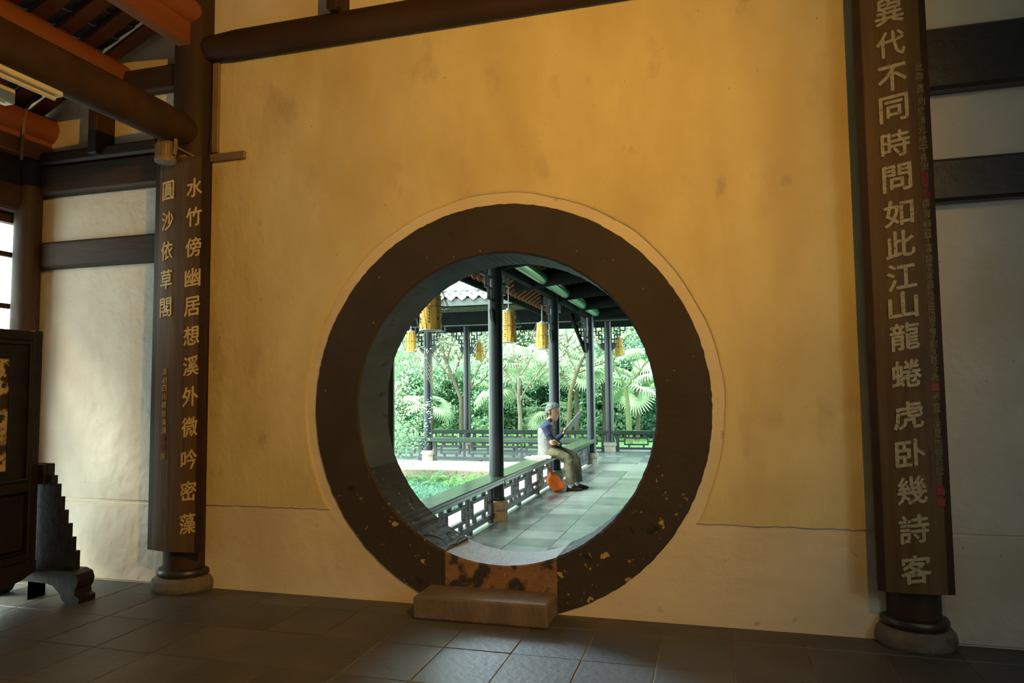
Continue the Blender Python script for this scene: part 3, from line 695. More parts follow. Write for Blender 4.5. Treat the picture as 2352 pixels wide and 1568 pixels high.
def roof(name, label, ridge, eave, ax, a0, a1, step, raf):
    """ridge/eave: (across, z); ax: axis along the ridge"""
    t = thing(name, label, 'roof')
    def P(c, a, z): return (c, a, z) if ax == 1 else (a, c, z)
    for e in eave:
        th = .05; mb = MB(); v = [P(ridge[0], a0, ridge[1]+.10), P(e[0], a0, e[1]+.10), P(e[0], a1, e[1]+.10), P(ridge[0], a1, ridge[1]+.10)]
        v += [(x, y, z+th) for x, y, z in v]
        mb.add(v, [(0, 1, 2, 3), (4, 7, 6, 5), (0, 4, 5, 1), (1, 5, 6, 2), (2, 6, 7, 3), (3, 7, 4, 0)]); mb.build('roof_deck', 'tile_dark', t)
    e = eave[0]; n_ = int((a1-a0)/step)
    src = None
    for k in range(raf[0], min(n_, raf[1])):
        a = a0+step*(k+.5)
        if src is None:
            mb = MB(); p0 = Vector(P(e[0], 0, e[1]+.055)); p1 = Vector(P(ridge[0], 0, ridge[1]+.055)); mb.beam(p0, p1, .10, .05, .004); src = mb.build('rafter', 'rafter_out', t); src.location = P(0, a, 0)
        else: inst(src, t, P(0, a, 0))
    return t, P
r1, P1 = roof('corridor_roof', 'tiled roof over the corridor behind the gate', (-1.48, 4.10), [(-3.12, 3.03), (.16, 3.03)], 1, T, 9.3, .24, (0, 40))
MB().box(-3.17, -3.12, T, 9.0, 2.99, 3.11, .004).build('eave_fascia', 'beam_out', r1)
r2, P2 = roof('cross_corridor_roof', 'grey tiled roof of the cross corridor over the courtyard', (11.45, 4.55), [(8.88, 3.38), (14.0, 3.38)], 0, -12.5, 2.6, .27, (14, 56))
MB().box(-12.5, 2.6, 8.83, 8.87, 3.30, 3.45, .004).build('eave_fascia', 'fascia', r2)
# roof tiles: round covers, pans, eave discs and drip shields
sa = math.atan((4.55-3.38)/(11.45-8.88))
def arc_tile(r, a0, a1, L, th, n=7):
    mb = MB(); vs = []
    for y in (0, L):
        for rr in (r, r-th):
            for k in range(n): a = a0+(a1-a0)*k/(n-1); vs.append((rr*math.cos(a), y, rr*math.sin(a)))
    fs = []
    for k in range(n-1):
        fs += [(k, k+1, 2*n+k+1, 2*n+k), (n+k, 3*n+k, 3*n+k+1, n+k+1), (k, n+k, n+k+1, k+1), (2*n+k, 2*n+k+1, 3*n+k+1, 3*n+k)]
    fs += [(0, 2*n, 3*n, n), (n-1, 2*n-1, 4*n-1, 3*n-1)]
    mb.add(vs, fs); return mb
cov = arc_tile(.068, 0, PI, .26, .012).build('cover_tile', 'rtile', r2)
pan = arc_tile(.10, PI*1.15, PI*1.85, .26, .012, 6).build('pan_tile', 'rtile', r2)
disc = MB().lathe([(.002, -.004), (.05, -.002), (.058, .004), (.072, .004), (.072, -.012), (.002, -.014)], n=16)
disc.v = [(x, -z, y) for x, y, z in disc.v]; disc = disc.build('eave_disc', 'rtile', r2)
dp = [(-.105, .05), (-.11, .0), (-.085, -.045), (-.045, -.075), (0, -.105), (.045, -.075), (.085, -.045), (.11, 0), (.105, .05), (.06, .02), (0, .005), (-.06, .02)]
drip = MB().prism(dp, 1, -.01, .008).build('drip_tile', 'rtile', r2)
for i in range(16):
    x = -7.0+.245*i
    inst(disc, r2, (x, 8.80, 3.56)); inst(drip, r2, (x+.1225, 8.80, 3.51))
    for j in range(7):
        y = 8.80+.235*j; z = 3.54+(y-8.80)*math.tan(sa)
        inst(cov, r2, (x, y, z+.02), (sa-.05, 0, random.uniform(-.02, .02))); inst(pan, r2, (x+.1225, y, z+.075), (sa-.05, 0, 0))
for o in (cov, pan, disc, drip): bpy.data.objects.remove(o)

# hanging frets beside the columns
FR = [(('v', 3.2, 0, 1)), ('h', 2.0, 3.2, 1), ('v', 2.0, 0, 2), ('h', .6, 2.0, 2), ('v', 1.3, 1, 3), ('h', .6, 1.3, 1), ('v', .6, 0, 1), ('v', .6, 2, 4), ('h', 0, 1.3, 3), ('h', 0, .6, 4)]
def fret(label, x, y, z, d, cell=.105, cz=.105, ang=0, depth=.05, m_='lattice'):
    """top hung at z beside a column; d = +1/-1 direction"""
    t = thing('hanging_fret', label, 'fretwork', (x, y, z), ang); b = .028
    for q in FR:
        if q[0] == 'v': MB().box(d*q[1]*cell-b/2, d*q[1]*cell+b/2, -depth/2, depth/2, -q[3]*cz, -q[2]*cz, .003).build('fret_bar', m_, t)
        else:
            xa, xb = sorted((d*q[1]*cell, d*q[2]*cell)); MB().box(xa-b/2, xb+b/2, -depth/2, depth/2, -q[3]*cz-b/2, -q[3]*cz+b/2, .003).build('fret_bar', m_, t)
    MB().prism([(0, -4*cz), (d*.14, -4*cz), (d*.10, -4*cz-.05), (d*.10, -4*cz-.09), (d*.03, -4*cz-.16), (0, -4*cz-.2)], 1, -depth/2, depth/2).build('fret_corbel', m_, t)
fret('dark fret left of the back column behind the courtyard', -6.36, 12.95, 3.12, -1)
fret('dark fret right of the back column behind the courtyard', -6.20, 12.95, 3.12, 1)
fret('dark fret left of the back corner column', -2.60, 12.95, 3.12, -1)
fret('dark fret right of the back corner column', -2.41, 12.95, 3.12, 1)
fret('dark fret right of the leaf covered left column', -6.07, 9.95, 2.99, 1)
fret('dark fret left of the leaf covered left column', -6.24, 9.95, 2.99, -1)
fret('dark fret left of the corridor corner column', -2.54, 9.95, 2.99, -1, .09)
for lab, y in (('nearest column', 3.35), ('column behind the reader', 6.60), ('corner column', 9.9)):
    fret('slate fret on the gate side of the %s' % lab, -2.53, y-.08, 3.03, -1, .155, .13, PI/2, .03)
    fret('slate fret on the far side of the %s' % lab, -2.53, y+.08, 3.03, 1, .155, .13, PI/2, .03)

# lanterns
def lantern():
    t = thing('bamboo_lantern', 'x', 'lantern', (0, 0, 0), group='bamboo slip lanterns under the eaves')
    Hh = .45; n_ = 14; src = None
    def rad(z): return .090+.026*(1-z/Hh)**.7
    mb = MB(); vs = []
    zs = [0, .11, .225, .34, Hh]
    for z in zs:
        r = rad(z)+.004
        for (a, q) in ((-.205, 0), (.205, 0), (.205, -.006), (-.205, -.006)): vs.append(((r+q)*math.cos(a), (r+q)*math.sin(a), z))
    fs = [(4*i+j, 4*i+(j+1) % 4, 4*i+4+(j+1) % 4, 4*i+4+j) for i in range(4) for j in range(4)]+[(0, 1, 2, 3), (16, 19, 18, 17)]
    mb.add(vs, fs); src = mb.build('bamboo_slip', 'bamboo', t)
    for k in range(1, n_): inst(src, t, (0, 0, 0), (0, 0, 2*PI*k/n_))
    mk = MB()
    for k in range(n_):
        a = 2*PI*k/n_+random.uniform(-.05, .05)
        if k % 2 == 0: continue
        for j in range(11):
            z = Hh-.04-.034*j; r = rad(z)+.0055; 
            if random.random() < .85:
                d = random.uniform(.05, .10); c = Vector((r*math.cos(a), r*math.sin(a), z)); tn = Vector((-math.sin(a), math.cos(a), 0))
                mk.beam(c-tn*d*.13+Vector((0, 0, .006)), c+tn*d*.13-Vector((0, 0, .004)), .005, .006, 0, up=(math.cos(a), math.sin(a), 0)); mk.beam(c+Vector((0, 0, .012)), c-Vector((0, 0, .010)), .005, .006, 0, up=(math.cos(a), math.sin(a), 0))
    mk.build('ink_marks', 'ink', t)
    def ringm(r, z, rr=.004):
        q = MB(); q.tube([(r*math.cos(2*PI*k/20), r*math.sin(2*PI*k/20), z) for k in range(21)], rr, 5); return q
    MB().lathe([(.09, Hh-.004), (.098, Hh-.004), (.098, Hh+.014), (.04, Hh+.018), (.035, Hh+.045), (.004, Hh+.046)], n=20).build('lantern_cap', 'greymetal', t)
    ringm(.115, -.008, .009).build('bottom_ring', 'greymetal', t); ringm(.195, Hh*.5).build('cage_ring', 'wire', t); ringm(.112, Hh*.52, .003).build('slip_ring', 'wire', t)
    w = None
    for k in range(16):
        q = inst(w, t, (0, 0, 0), (0, 0, 2*PI*k/16)) if w else None
        if not w: w = MB().tube([(.108, 0, Hh), (.195, 0, Hh*.5), (.118, 0, -.005)], .0028, 5).build('cage_wire', 'wire', t)
    MB().tube([(0, 0, Hh+.04), (0, 0, Hh+.58)], .009, 8).build('hanging_rod', 'greymetal', t)
    MB().box(-.05, .05, -.03, .03, Hh+.57, Hh+.60, .004).build('rod_bracket', 'greymetal', t)
    return t
l0 = lantern(); l0.location = (-2.83, 2.0, 2.195); l0['label'] = 'largest yellow bamboo lantern, half hidden by the gate ring at upper left'
copy_tree(l0, (-2.88, 5.15, 2.265), .5, 'yellow bamboo lantern just right of the nearest corridor column')
copy_tree(l0, (-2.95, 7.6, 2.30), 1.1, 'yellow bamboo lantern left of the column behind the reader')
copy_tree(l0, (-6.02, 13.25, 2.375), .3, 'dim bamboo lantern beside the back column behind the courtyard')
copy_tree(l0, (-2.285, 13.3, 2.40), .8, 'dim bamboo lantern half hidden by the back corner column')
copy_tree(l0, (-6.42, 9.62, 2.42), .9, 'pale sunlit lantern behind the leaves at far left')

# ------------------------------------------------------------------ garden
MB().box(-13, -3.35, T, 8.72, -.35, -.30).build('courtyard_ground', 'soil', kind='structure')
cw = MB().box(.5, .62, T, 9.2, -.3, 3.3).build('added_shade_wall', 'beam_out', kind='structure')  # unseen dark wall added to keep the columns' right sides dark
MB().box(-40, 30, 13.5, 60, -.30, -.12).build('garden_ground', 'lawn', kind='structure')
MB().box(.6, 30, T, 13.5, -.35, -.15).build('side_ground', 'lawn', kind='structure')
def blades(n, x0, x1, y0, y1, z, h, w=.006):
    c = np.stack([rng.uniform(x0, x1, n), rng.uniform(y0, y1, n), np.full(n, z)], 1); a = rng.uniform(0, 2*PI, n); hh = rng.uniform(h*.5, h, n)
    d = np.stack([np.cos(a), np.sin(a), 0*a], 1); l = rng.normal(0, .35, (n, 3)); l[:, 2] = 1
    V = np.empty((n, 4, 3)); V[:, 0] = c-d*w; V[:, 1] = c+d*w; V[:, 2] = c+l*hh[:, None]*.6+d*w*.8; V[:, 3] = c+l*hh[:, None]*np.array([1.4, 1.4, .95])
    return V.reshape(-1, 3), np.arange(4*n).reshape(-1, 4)
V, F = blades(16000, -6.9, -3.4, 4.6, 8.4, -.30, .15, .005); fastmesh('courtyard_grass', V, F, 'grass', None, 'stuff', 'fine blue green grass growing in the sunken courtyard', 'grass')
V, F = blades(14000, -12, 1, 13.8, 19, -.12, .12, .007); fastmesh('lawn_grass', V, F, 'fern', None, 'stuff', 'bright short lawn grass beyond the back railing', 'grass')

def leaves(C, size, jit=.5, up=.4):
    n = len(C); nrm = rng.normal(0, 1, (n, 3)); nrm[:, 2] = np.abs(nrm[:, 2])+up; nrm /= np.linalg.norm(nrm, axis=1)[:, None]
    r = rng.normal(0, 1, (n, 3)); u = np.cross(nrm, r); u /= np.linalg.norm(u, axis=1)[:, None]; v = np.cross(nrm, u)
    s = size*rng.uniform(1-jit, 1+jit, n)[:, None]
    V = np.empty((n, 4, 3)); V[:, 0] = C-u*s; V[:, 1] = C+v*s*.5+nrm*s*.12; V[:, 2] = C+u*s; V[:, 3] = C-v*s*.5+nrm*s*.12
    return V.reshape(-1, 3), np.arange(4*n).reshape(-1, 4)
def blobs(nb, nl, box, br):
    cs = np.stack([rng.uniform(box[0], box[1], nb), rng.uniform(box[2], box[3], nb), rng.uniform(box[4], box[5], nb)], 1)
    k = rng.integers(0, nb, nl); d = rng.normal(0, 1, (nl, 3)); d /= np.linalg.norm(d, axis=1)[:, None]
    return cs[k]+d*(br*rng.uniform(.55, 1.05, nl)[:, None])*np.array([1, 1, .75])
def shrub_mesh(m_, n, w, h, br, ls):
    V, F = leaves(blobs(int(34*w), n, (-w/2, w/2, -.7, .7, .2, h), br), ls)
    return V, F
def shrub(label, x, y, z, w, h, m_, n=9000, br=.42, ls=.058, nm='garden_shrub', grp=None):
    t = thing(nm, label, 'shrub', (x, y, z), group=grp)
    V, F = shrub_mesh(m_, int(n*1.5), w, h, br, ls); fastmesh('foliage', V, F, m_, t, 'stuff')
    mb = MB()
    for k in range(5):
        a = random.uniform(-w/2.4, w/2.4); mb.tube([(a*.4, 0, 0), (a*.7, random.uniform(-.2, .2), h*.4), (a, random.uniform(-.4, .4), h*.85)], [.035, .025, .012], 6)
    mb.build('stems', 'bark_dark', t); return t
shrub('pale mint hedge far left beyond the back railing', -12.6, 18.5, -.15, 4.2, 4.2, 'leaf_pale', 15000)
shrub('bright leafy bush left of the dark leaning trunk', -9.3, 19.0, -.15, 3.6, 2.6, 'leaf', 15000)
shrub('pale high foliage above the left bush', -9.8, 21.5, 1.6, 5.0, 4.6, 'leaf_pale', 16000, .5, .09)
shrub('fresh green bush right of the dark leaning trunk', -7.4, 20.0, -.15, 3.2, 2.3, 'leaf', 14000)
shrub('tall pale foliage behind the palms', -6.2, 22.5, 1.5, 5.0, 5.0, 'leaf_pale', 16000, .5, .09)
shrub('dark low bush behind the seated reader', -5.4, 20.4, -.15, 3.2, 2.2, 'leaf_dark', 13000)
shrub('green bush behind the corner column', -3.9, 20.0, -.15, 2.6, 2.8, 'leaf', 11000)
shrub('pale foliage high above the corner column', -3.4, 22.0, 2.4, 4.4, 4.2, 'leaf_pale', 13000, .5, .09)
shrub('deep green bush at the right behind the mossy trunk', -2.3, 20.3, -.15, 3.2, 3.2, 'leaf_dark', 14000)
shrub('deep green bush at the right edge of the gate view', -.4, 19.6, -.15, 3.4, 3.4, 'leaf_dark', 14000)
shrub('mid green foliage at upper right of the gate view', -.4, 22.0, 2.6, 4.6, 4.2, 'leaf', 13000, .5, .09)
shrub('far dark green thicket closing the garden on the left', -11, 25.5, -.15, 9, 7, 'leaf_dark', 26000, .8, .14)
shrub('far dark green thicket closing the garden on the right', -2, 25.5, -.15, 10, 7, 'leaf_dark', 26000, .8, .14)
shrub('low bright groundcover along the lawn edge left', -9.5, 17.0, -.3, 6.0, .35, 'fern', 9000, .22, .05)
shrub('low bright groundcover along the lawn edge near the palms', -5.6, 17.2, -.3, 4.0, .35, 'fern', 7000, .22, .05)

def tree(label, x, y, z, m_, trunk, branches, r, leafn=0, lm='leaf', nm='garden_tree'):
    t = thing(nm, label, 'tree', (x, y, z)); k = len(trunk)
    r *= .8; MB().tube(trunk, [r*(1-.45*i/(k-1))*random.uniform(.95, 1.06) for i in range(k)], 10).build('trunk', m_, t, smooth=True)
    tips = []
    for b in branches:
        mb = MB(); mb.tube(b, [r*.42*(1-.75*i/(len(b)-1)) for i in range(len(b))], 7)
        for i in range(1, len(b)):
            for _ in range(3):
                d = Vector((random.uniform(-.7, .7), random.uniform(-.3, .3), random.uniform(.2, .9))); q = br(b[i], d, 3, .05); tips.append(q[-1]); mb.tube(q, [r*.13, r*.1, r*.07, r*.04], 4)
        mb.build('branch', m_, t, smooth=True)
        tips += b[1:]
    if leafn:
        tips = np.array([tuple(q) for q in tips]); idx = rng.integers(0, len(tips), leafn)
        V, F = leaves(tips[idx]+rng.normal(0, .32, (leafn, 3)), .038); fastmesh('crown', V, F, lm, t, 'stuff')
    return t
def br(p, d, n=4, w=.12):
    p = Vector(p); d = Vector(d); out = [tuple(p)]
    for i in range(n): p = p+d*(1/n)+Vector((random.uniform(-w, w), random.uniform(-w, w), random.uniform(-w/3, w/3))); out.append(tuple(p))
    return out
tree('dark leaning tree trunk in the left part of the gate view', -7.75, 16.6, -.15, 'bark_dark', [(0, 0, 0), (.0, 0, .9), (-.02, 0, 1.45), (-.25, 0, 2.0), (-.55, 0, 2.7), (-.8, 0, 3.6)],
     [br((-.02, 0, 1.45), (.9, .2, 1.8)), br((-.25, 0, 2.0), (-1.2, 0, 1.4)), br((-.5, 0, 2.6), (.5, 0, 1.9)), br((-.3, 0, 2.1), (.5, .3, 2.1)), br((0, 0, 1.5), (1.3, 0, .8))], .10, 1500, 'leaf_pale')
tree('pale tree with spreading branches in the middle of the view', -5.72, 16.2, -.15, 'bark', [(0, 0, 0), (.02, 0, .8), (-.03, 0, 1.5), (.0, 0, 2.2)],
     [br((-.03, 0, 1.4), (-.9, 0, 2.0)), br((0, 0, 1.35), (1.3, .2, 1.6)), br((0, 0, 2.1), (-.3, 0, 1.8)), br((0, 0, 2.1), (.7, 0, 1.6)), br((.5, 0, 2.0), (.9, .1, .5)), br((-.4, 0, 2.3), (-.9, 0, .8))], .095, 1300, 'leaf_pale')
tree('yellow mossed tree just right of the reader', -4.25, 16.4, -.15, 'bark_yel', [(0, 0, 0), (.02, 0, .8), (.08, 0, 1.6), (.28, 0, 2.2), (.55, 0, 2.8)],
     [br((.08, 0, 1.6), (-.6, 0, 1.8)), br((.5, 0, 2.7), (1.0, 0, 1.4)), br((.28, 0, 2.2), (-.9, .2, 1.7)), br((.3, 0, 2.2), (1.3, 0, .5))], .095, 900, 'leaf_pale')
tree('bright green mossy trunk forking near the right of the view', -2.45, 16.6, -.15, 'bark_moss', [(0.03, 0, 0), (.0, 0, .7), (-.03, 0, 1.4), (-.1, 0, 1.85)],
     [br((-.08, 0, 1.75), (-.9, 0, 1.9), 5, .06), br((-.06, 0, 1.7), (1.0, 0, 1.3), 5, .06), br((-.5, 0, 2.6), (-.6, 0, 1.4)), br((.5, 0, 2.4), (.5, 0, 1.6))], .115, 1000, 'leaf')
tree('slim pale trunk behind the leafy left column', -8.9, 16.8, -.15, 'bark', [(0, 0, 0), (.05, 0, 1.2), (-.05, 0, 2.4), (.1, 0, 3.6)], [br((0, 0, 1.8), (-.7, 0, 1.8)), br((0, 0, 2.2), (.9, 0, 1.6)), br((0, 0, 2.6), (-.4, 0, 1.8))], .07, 1400, 'leaf_pale')
tree('thin dark trunk behind the mossy fork', -1.55, 17.8, -.15, 'bark_dark', [(0, 0, 0), (.03, 0, 1.5), (.0, 0, 3)], [br((0, 0, 1.6), (.6, 0, 1.2)), br((0, 0, 2.1), (-.5, 0, 1.2))], .07)
tree('brown shaggy trunk left of the reader', -5.05, 18.6, -.15, 'bark_dark', [(0, 0, 0), (.0, 0, 1.5), (.03, 0, 3.4)], [br((0, 0, 2.6), (.8, 0, 1.4)), br((0, 0, 2.4), (-.8, 0, 1.4))], .12)

# fan palms
def frond_mesh(parent, R=.62, n=26):
    mb = MB(); mb.m = 1
    for k in range(n):
        a = -1.95+3.9*k/(n-1); L = R*(1-.10*abs(a)/2)*random.uniform(.94, 1.04)
        d = Vector((math.cos(a), math.sin(a), 0)); s_ = Vector((-math.sin(a), math.cos(a), 0)); w = .026
        p0 = d*.03; p1 = d*L*.55+Vector((0, 0, .03)); p2 = d*L*.85-Vector((0, 0, .03)); p3 = d*L-Vector((0, 0, .13))
        mb.add([p0, p1+s_*w, p1+Vector((0, 0, -.014)), p1-s_*w, p2+s_*w*.6, p2-Vector((0, 0, .01)), p2-s_*w*.6, p3], [(0, 1, 2), (0, 2, 3), (1, 4, 5, 2), (2, 5, 6, 3), (4, 7, 5), (5, 7, 6)])
    mb.m = 0; mb.tube([(-.55, 0, -.12), (-.25, 0, -.02), (0, 0, 0)], [.012, .010, .008], 5)
    return mb.build('frond', ['bark', 'palm'], parent, fix=False)
def palm(label, x, y, z, h, nf=10, s=1.0):
    t = thing('fan_palm', label, 'palm', (x, y, z)); tr = MB(); pts = [(0, 0, 0), (.04, 0, h*.5), (0, 0, h)]
    tr.tube(pts, [.075, .07, .085], 10); tr.build('trunk', 'bark_dark', t, smooth=True)
    global FROND
    try: FROND
    except NameError: FROND = frond_mesh(t); first = FROND
    for k in range(nf):
        a = 2*PI*k/nf+random.uniform(-.3, .3); tilt = random.uniform(-.7, .75); st = .55
        d = Vector((math.cos(a)*math.cos(tilt), math.sin(a)*math.cos(tilt), math.sin(tilt)))
        q = inst(FROND, t, Vector((0, 0, h))+d*st*s, (random.uniform(-.4, .4), -tilt+random.uniform(.1, .6), a), (s, s, s)) if not (k == 0 and FROND.parent == t and not FROND.get('used')) else FROND
        if q is FROND: FROND['used'] = 1; FROND.location = Vector((0, 0, h))+d*st; FROND.rotation_euler = (0, -tilt+.3, a)
    return t
palm('fan palm with pale drooping fronds left of the nearest column', -6.75, 17.6, -.15, 1.75, 11, 1.05)
palm('fan palm between the first two corridor columns', -6.0, 17.2, -.15, 2.5, 12, 1.1)
palm('fan palm with star shaped frond beside the reader column', -4.2, 17.4, -.15, 2.1, 10, 1.0)
palm('low dark fan palm behind the reader', -5.2, 17.9, -.15, .9, 8, .9)
palm('fan palm behind the corner column', -3.4, 18.0, -.15, 2.4, 10, 1.0)
palm('fan palm spreading behind the mossy forked tree', -2.3, 17.6, -.15, 1.85, 12, 1.1)
palm('high fan palm at right of the mossy forked tree', -1.75, 18.6, -.15, 2.7, 10, 1.0)
palm('small fan palm at the left beyond the leafy column', -9.3, 17.8, -.15, 1.2, 9, .9)
palm('tall fan palm in the centre background', -5.2, 19.2, -.15, 3.2, 11, 1.2)

# shrub leaning in front of the left column, ferns along the kerb
t = thing('leafy_branch_shrub', 'sparse leafy shrub reaching in front of the left column', 'shrub', (-6.35, 8.0, -.3))
tips = []
for k in range(13):
    q = br((0, 0, random.uniform(.2, 1.6)), (random.uniform(-.6, .95), random.uniform(-.4, .4), random.uniform(.2, 1.5)), 5, .07); tips += q[2:]
    MB().tube(q, [.012, .010, .008, .006, .004, .003], 5).build('branch', 'bark', t)
MB().tube([(0, 0, 0), (.02, 0, .8), (0, 0, 1.8)], [.03, .025, .015], 7).build('stem', 'bark', t)
tips = np.array(tips); idx = rng.integers(0, len(tips), 1500); V, F = leaves(tips[idx]+rng.normal(0, .09, (1500, 3)), .024); fastmesh('foliage', V, F, 'leaf_pale', t, 'stuff')
c1 = np.stack([rng.normal(.42, .22, 1500), rng.normal(0, .2, 1500), rng.normal(.92, .22, 1500)], 1); V, F = leaves(c1, .026, up=1.2); fastmesh('low_foliage', V, F, 'leaf', t, 'stuff')
t = thing('hanging_creeper', 'thin bare creeper stems sagging across the left column', 'creeper', (-6.1, 9.6, 2.3))
for k in range(4): MB().tube([(-.35, 0, .35-.1*k), (0, .0, .1-.12*k), (.25, 0, -.5-.1*k), (.4, 0, -.75)], .006, 5).build('stem', 'bark', t)
for k in range(14): MB().tube([(.28-.008*k, -.02, -.62+.05*k), (.05, -.03, -.46+.052*k)], .004, 4).build('twig', 'bark', t)

def fern(label, x, y, z, s):
    t = thing('fern', label, 'fern', (x, y, z), random.uniform(0, 6), group='ferns below the kerb')
    for k in range(9):
        a = 2*PI*k/9+random.uniform(-.3, .3); L = s*random.uniform(.7, 1.1); mb = MB(); P = []
        for i in range(9):
            q = i/8; P.append(Vector((math.cos(a)*L*q*.75, math.sin(a)*L*q*.75, L*(1.0*q-.62*q*q))))
        mb.tube(P, [.006-.0005*i for i in range(9)], 4)
        for i in range(1, 9):
            w = L*.30*(1-i/9.5); d = Vector((-math.sin(a), math.cos(a), .1)); f = Vector((math.cos(a), math.sin(a), 0))*.35
            for h_ in (0, .5):
                c_ = P[i-1]+(P[i]-P[i-1])*h_
                for sg in (-1, 1): mb.add([c_, c_+(d*sg+f)*w*.5+Vector((0, 0, .008)), c_+(d*sg+f)*w, c_+(d*sg*.6)*w*.5+f*-.02], [(0, 1, 2, 3)])
        mb.build('frond', 'fern', t, fix=False)
FL = [(-6.0, 8.3, .32), (-5.6, 8.45, .30), (-5.35, 8.1, .5), (-5.05, 8.4, .36), (-4.7, 8.35, .40), (-4.35, 8.45, .42), (-4.0, 8.4, .40), (-3.7, 8.3, .36), (-4.5, 7.9, .36), (-4.15, 7.7, .34), (-3.8, 7.6, .34), (-5.1, 7.9, .3), (-4.9, 8.15, .34), (-4.65, 8.1, .3), (-4.35, 8.15, .36), (-4.05, 8.1, .38), (-3.75, 8.0, .34), (-3.6, 7.3, .32), (-4.3, 7.4, .30), (-5.8, 8.0, .3), (-5.45, 7.75, .28), (-4.75, 7.7, .3)]
for i, (x, y, s) in enumerate(FL):
    s *= 1.25
    fern('tall fern rising against the stone kerb' if i == 2 else 'low fern clump in the fern bed below the stone kerb', x, y, -.30, s)

# ------------------------------------------------------------------ the reader
MR = math.atan2(.23, .973)
man = thing('person', 'grey haired man in navy shirt and grey vest reading on the bench railing', 'person', (-2.52, 5.98, 0), MR)
def S2(secs, n=18):
    """horizontal sections (z, s0, s1, halfwidth[, t])"""
    mb = MB()
    mb.loft([(((a+b)/2, tt, z), ((b-a)/2, 0, 0), (0, w, 0)) for z, a, b, w, tt in [(*q, 0) if len(q) == 4 else q for q in secs]], n); return mb
def remesh(o, vox, smooth=3):
    m = o.modifiers.new('r', 'REMESH'); m.mode = 'VOXEL'; m.voxel_size = vox; m.use_smooth_shade = True
    if smooth: q = o.modifiers.new('s', 'SMOOTH'); q.factor = .5; q.iterations = smooth
body = S2([(1.062, .10, .150, .024), (1.075, .075, .168, .036), (1.10, .045, .178, .052), (1.125, .025, .184, .060), (1.15, .012, .188, .066), (1.18, .003, .190, .070), (1.205, -.002, .188, .072), (1.235, -.004, .202, .075), (1.27, .0, .203, .075), (1.305, .015, .185, .067), (1.33, .04, .155, .05), (1.342, .07, .12, .025)], 22)
body.loft([((.192, 0, 1.232), (.010, 0, 0), (0, .012, 0)), ((.192, 0, 1.212), (.010, 0, 0), (0, .009, 0)), ((.197, 0, 1.18), (.015, 0, 0), (0, .011, 0)), ((.197, 0, 1.160), (.020, 0, 0), (0, .017, 0)), ((.192, 0, 1.149), (.014, 0, 0), (0, .012, 0))], 10)   # nose
body.tube([(.165, -.026, 1.121), (.178, -.012, 1.123), (.181, 0, 1.123), (.178, .012, 1.123), (.165, .026, 1.121)], [.006, .008, .010, .008, .006], 8)
body.tube([(.162, -.022, 1.109), (.176, 0, 1.107), (.162, .022, 1.109)], [.006, .010, .006], 8)
body.tube([(.160, -.050, 1.220), (.192, -.022, 1.225), (.194, 0, 1.226), (.192, .022, 1.225), (.160, .050, 1.220)], .009, 8)  # brow
for s_ in (-1, 1):
    body.loft([((.052, s_*.070, 1.165), (.010, 0, 0), (0, .008, 0)), ((.048, s_*.080, 1.18), (.016, 0, 0), (0, .010, 0)), ((.042, s_*.084, 1.205), (.022, 0, 0), (0, .010, 0)), ((.042, s_*.078, 1.222), (.014, 0, 0), (0, .008, 0))], 10)
body.tube([(.02, 0, .98), (.055, 0, 1.06), (.082, 0, 1.12)], [.065, .055, .058], 14)
body.loft([((-.01, 0, .54), (.11, 0, 0), (0, .15, 0)), ((.0, 0, .65), (.12, 0, 0), (0, .145, 0)), ((-.01, 0, .8), (.10, 0, 0), (0, .15, 0)), ((.0, 0, .93), (.10, 0, 0), (0, .16, 0)), ((.01, 0, 1.0), (.06, 0, 0), (0, .12, 0))], 18)
armN = [(-.02, -.16, .99), (.03, -.185, .87), (.085, -.175, .765), (.165, -.14, .80), (.255, -.10, .872)]
armF = [(-.01, .16, .98), (.03, .20, .86), (.10, .19, .745), (.19, .05, .70), (.20, -.10, .705), (.175, -.17, .722)]
body.tube(armN, [.04, .036, .033, .03, .023], 10); body.tube(armF, [.04, .036, .033, .03, .026, .022], 10)
legN = [(-.01, -.09, .60), (.17, -.12, .575), (.325, -.14, .485), (.345, -.14, .30), (.355, -.14, .07)]
legF = [(-.01, .09, .60), (.22, .10, .575), (.455, .10, .485), (.465, .10, .30), (.468, .10, .07)]
for l_ in (legN, legF): body.tube(l_, [.07, .062, .05, .045, .032], 12)
for x_, y_ in ((.355, -.14), (.468, .10)): body.tube([(x_-.04, y_, .045), (x_+.05, y_, .04), (x_+.14, y_, .03)], [.03, .032, .02], 10)
# right hand gripping the paper
body.loft([((.255, -.10, .872), (.008, .0, .0), (0, .022, 0)), ((.272, -.10, .892), (.016, 0, -.010), (0, .030, 0)), ((.292, -.098, .918), (.017, 0, -.011), (0, .036, 0)), ((.306, -.096, .940), (.014, 0, -.009), (0, .034, 0))], 12)
for i, (dy, L) in enumerate(((-.030, .040), (-.010, .048), (.010, .046), (.029, .036))):
    b0 = Vector((.306, -.096+dy, .938)); body.tube([b0, b0+Vector((.020, 0, .018)), b0+Vector((.018, 0, .018+L*.6)), b0+Vector((-.002, 0, .020+L))], [.0095, .0092, .0085, .0065], 8)
body.tube([(.276, -.132, .895), (.268, -.142, .922), (.272, -.136, .95), (.286, -.128, .968)], [.011, .011, .0095, .007], 8)
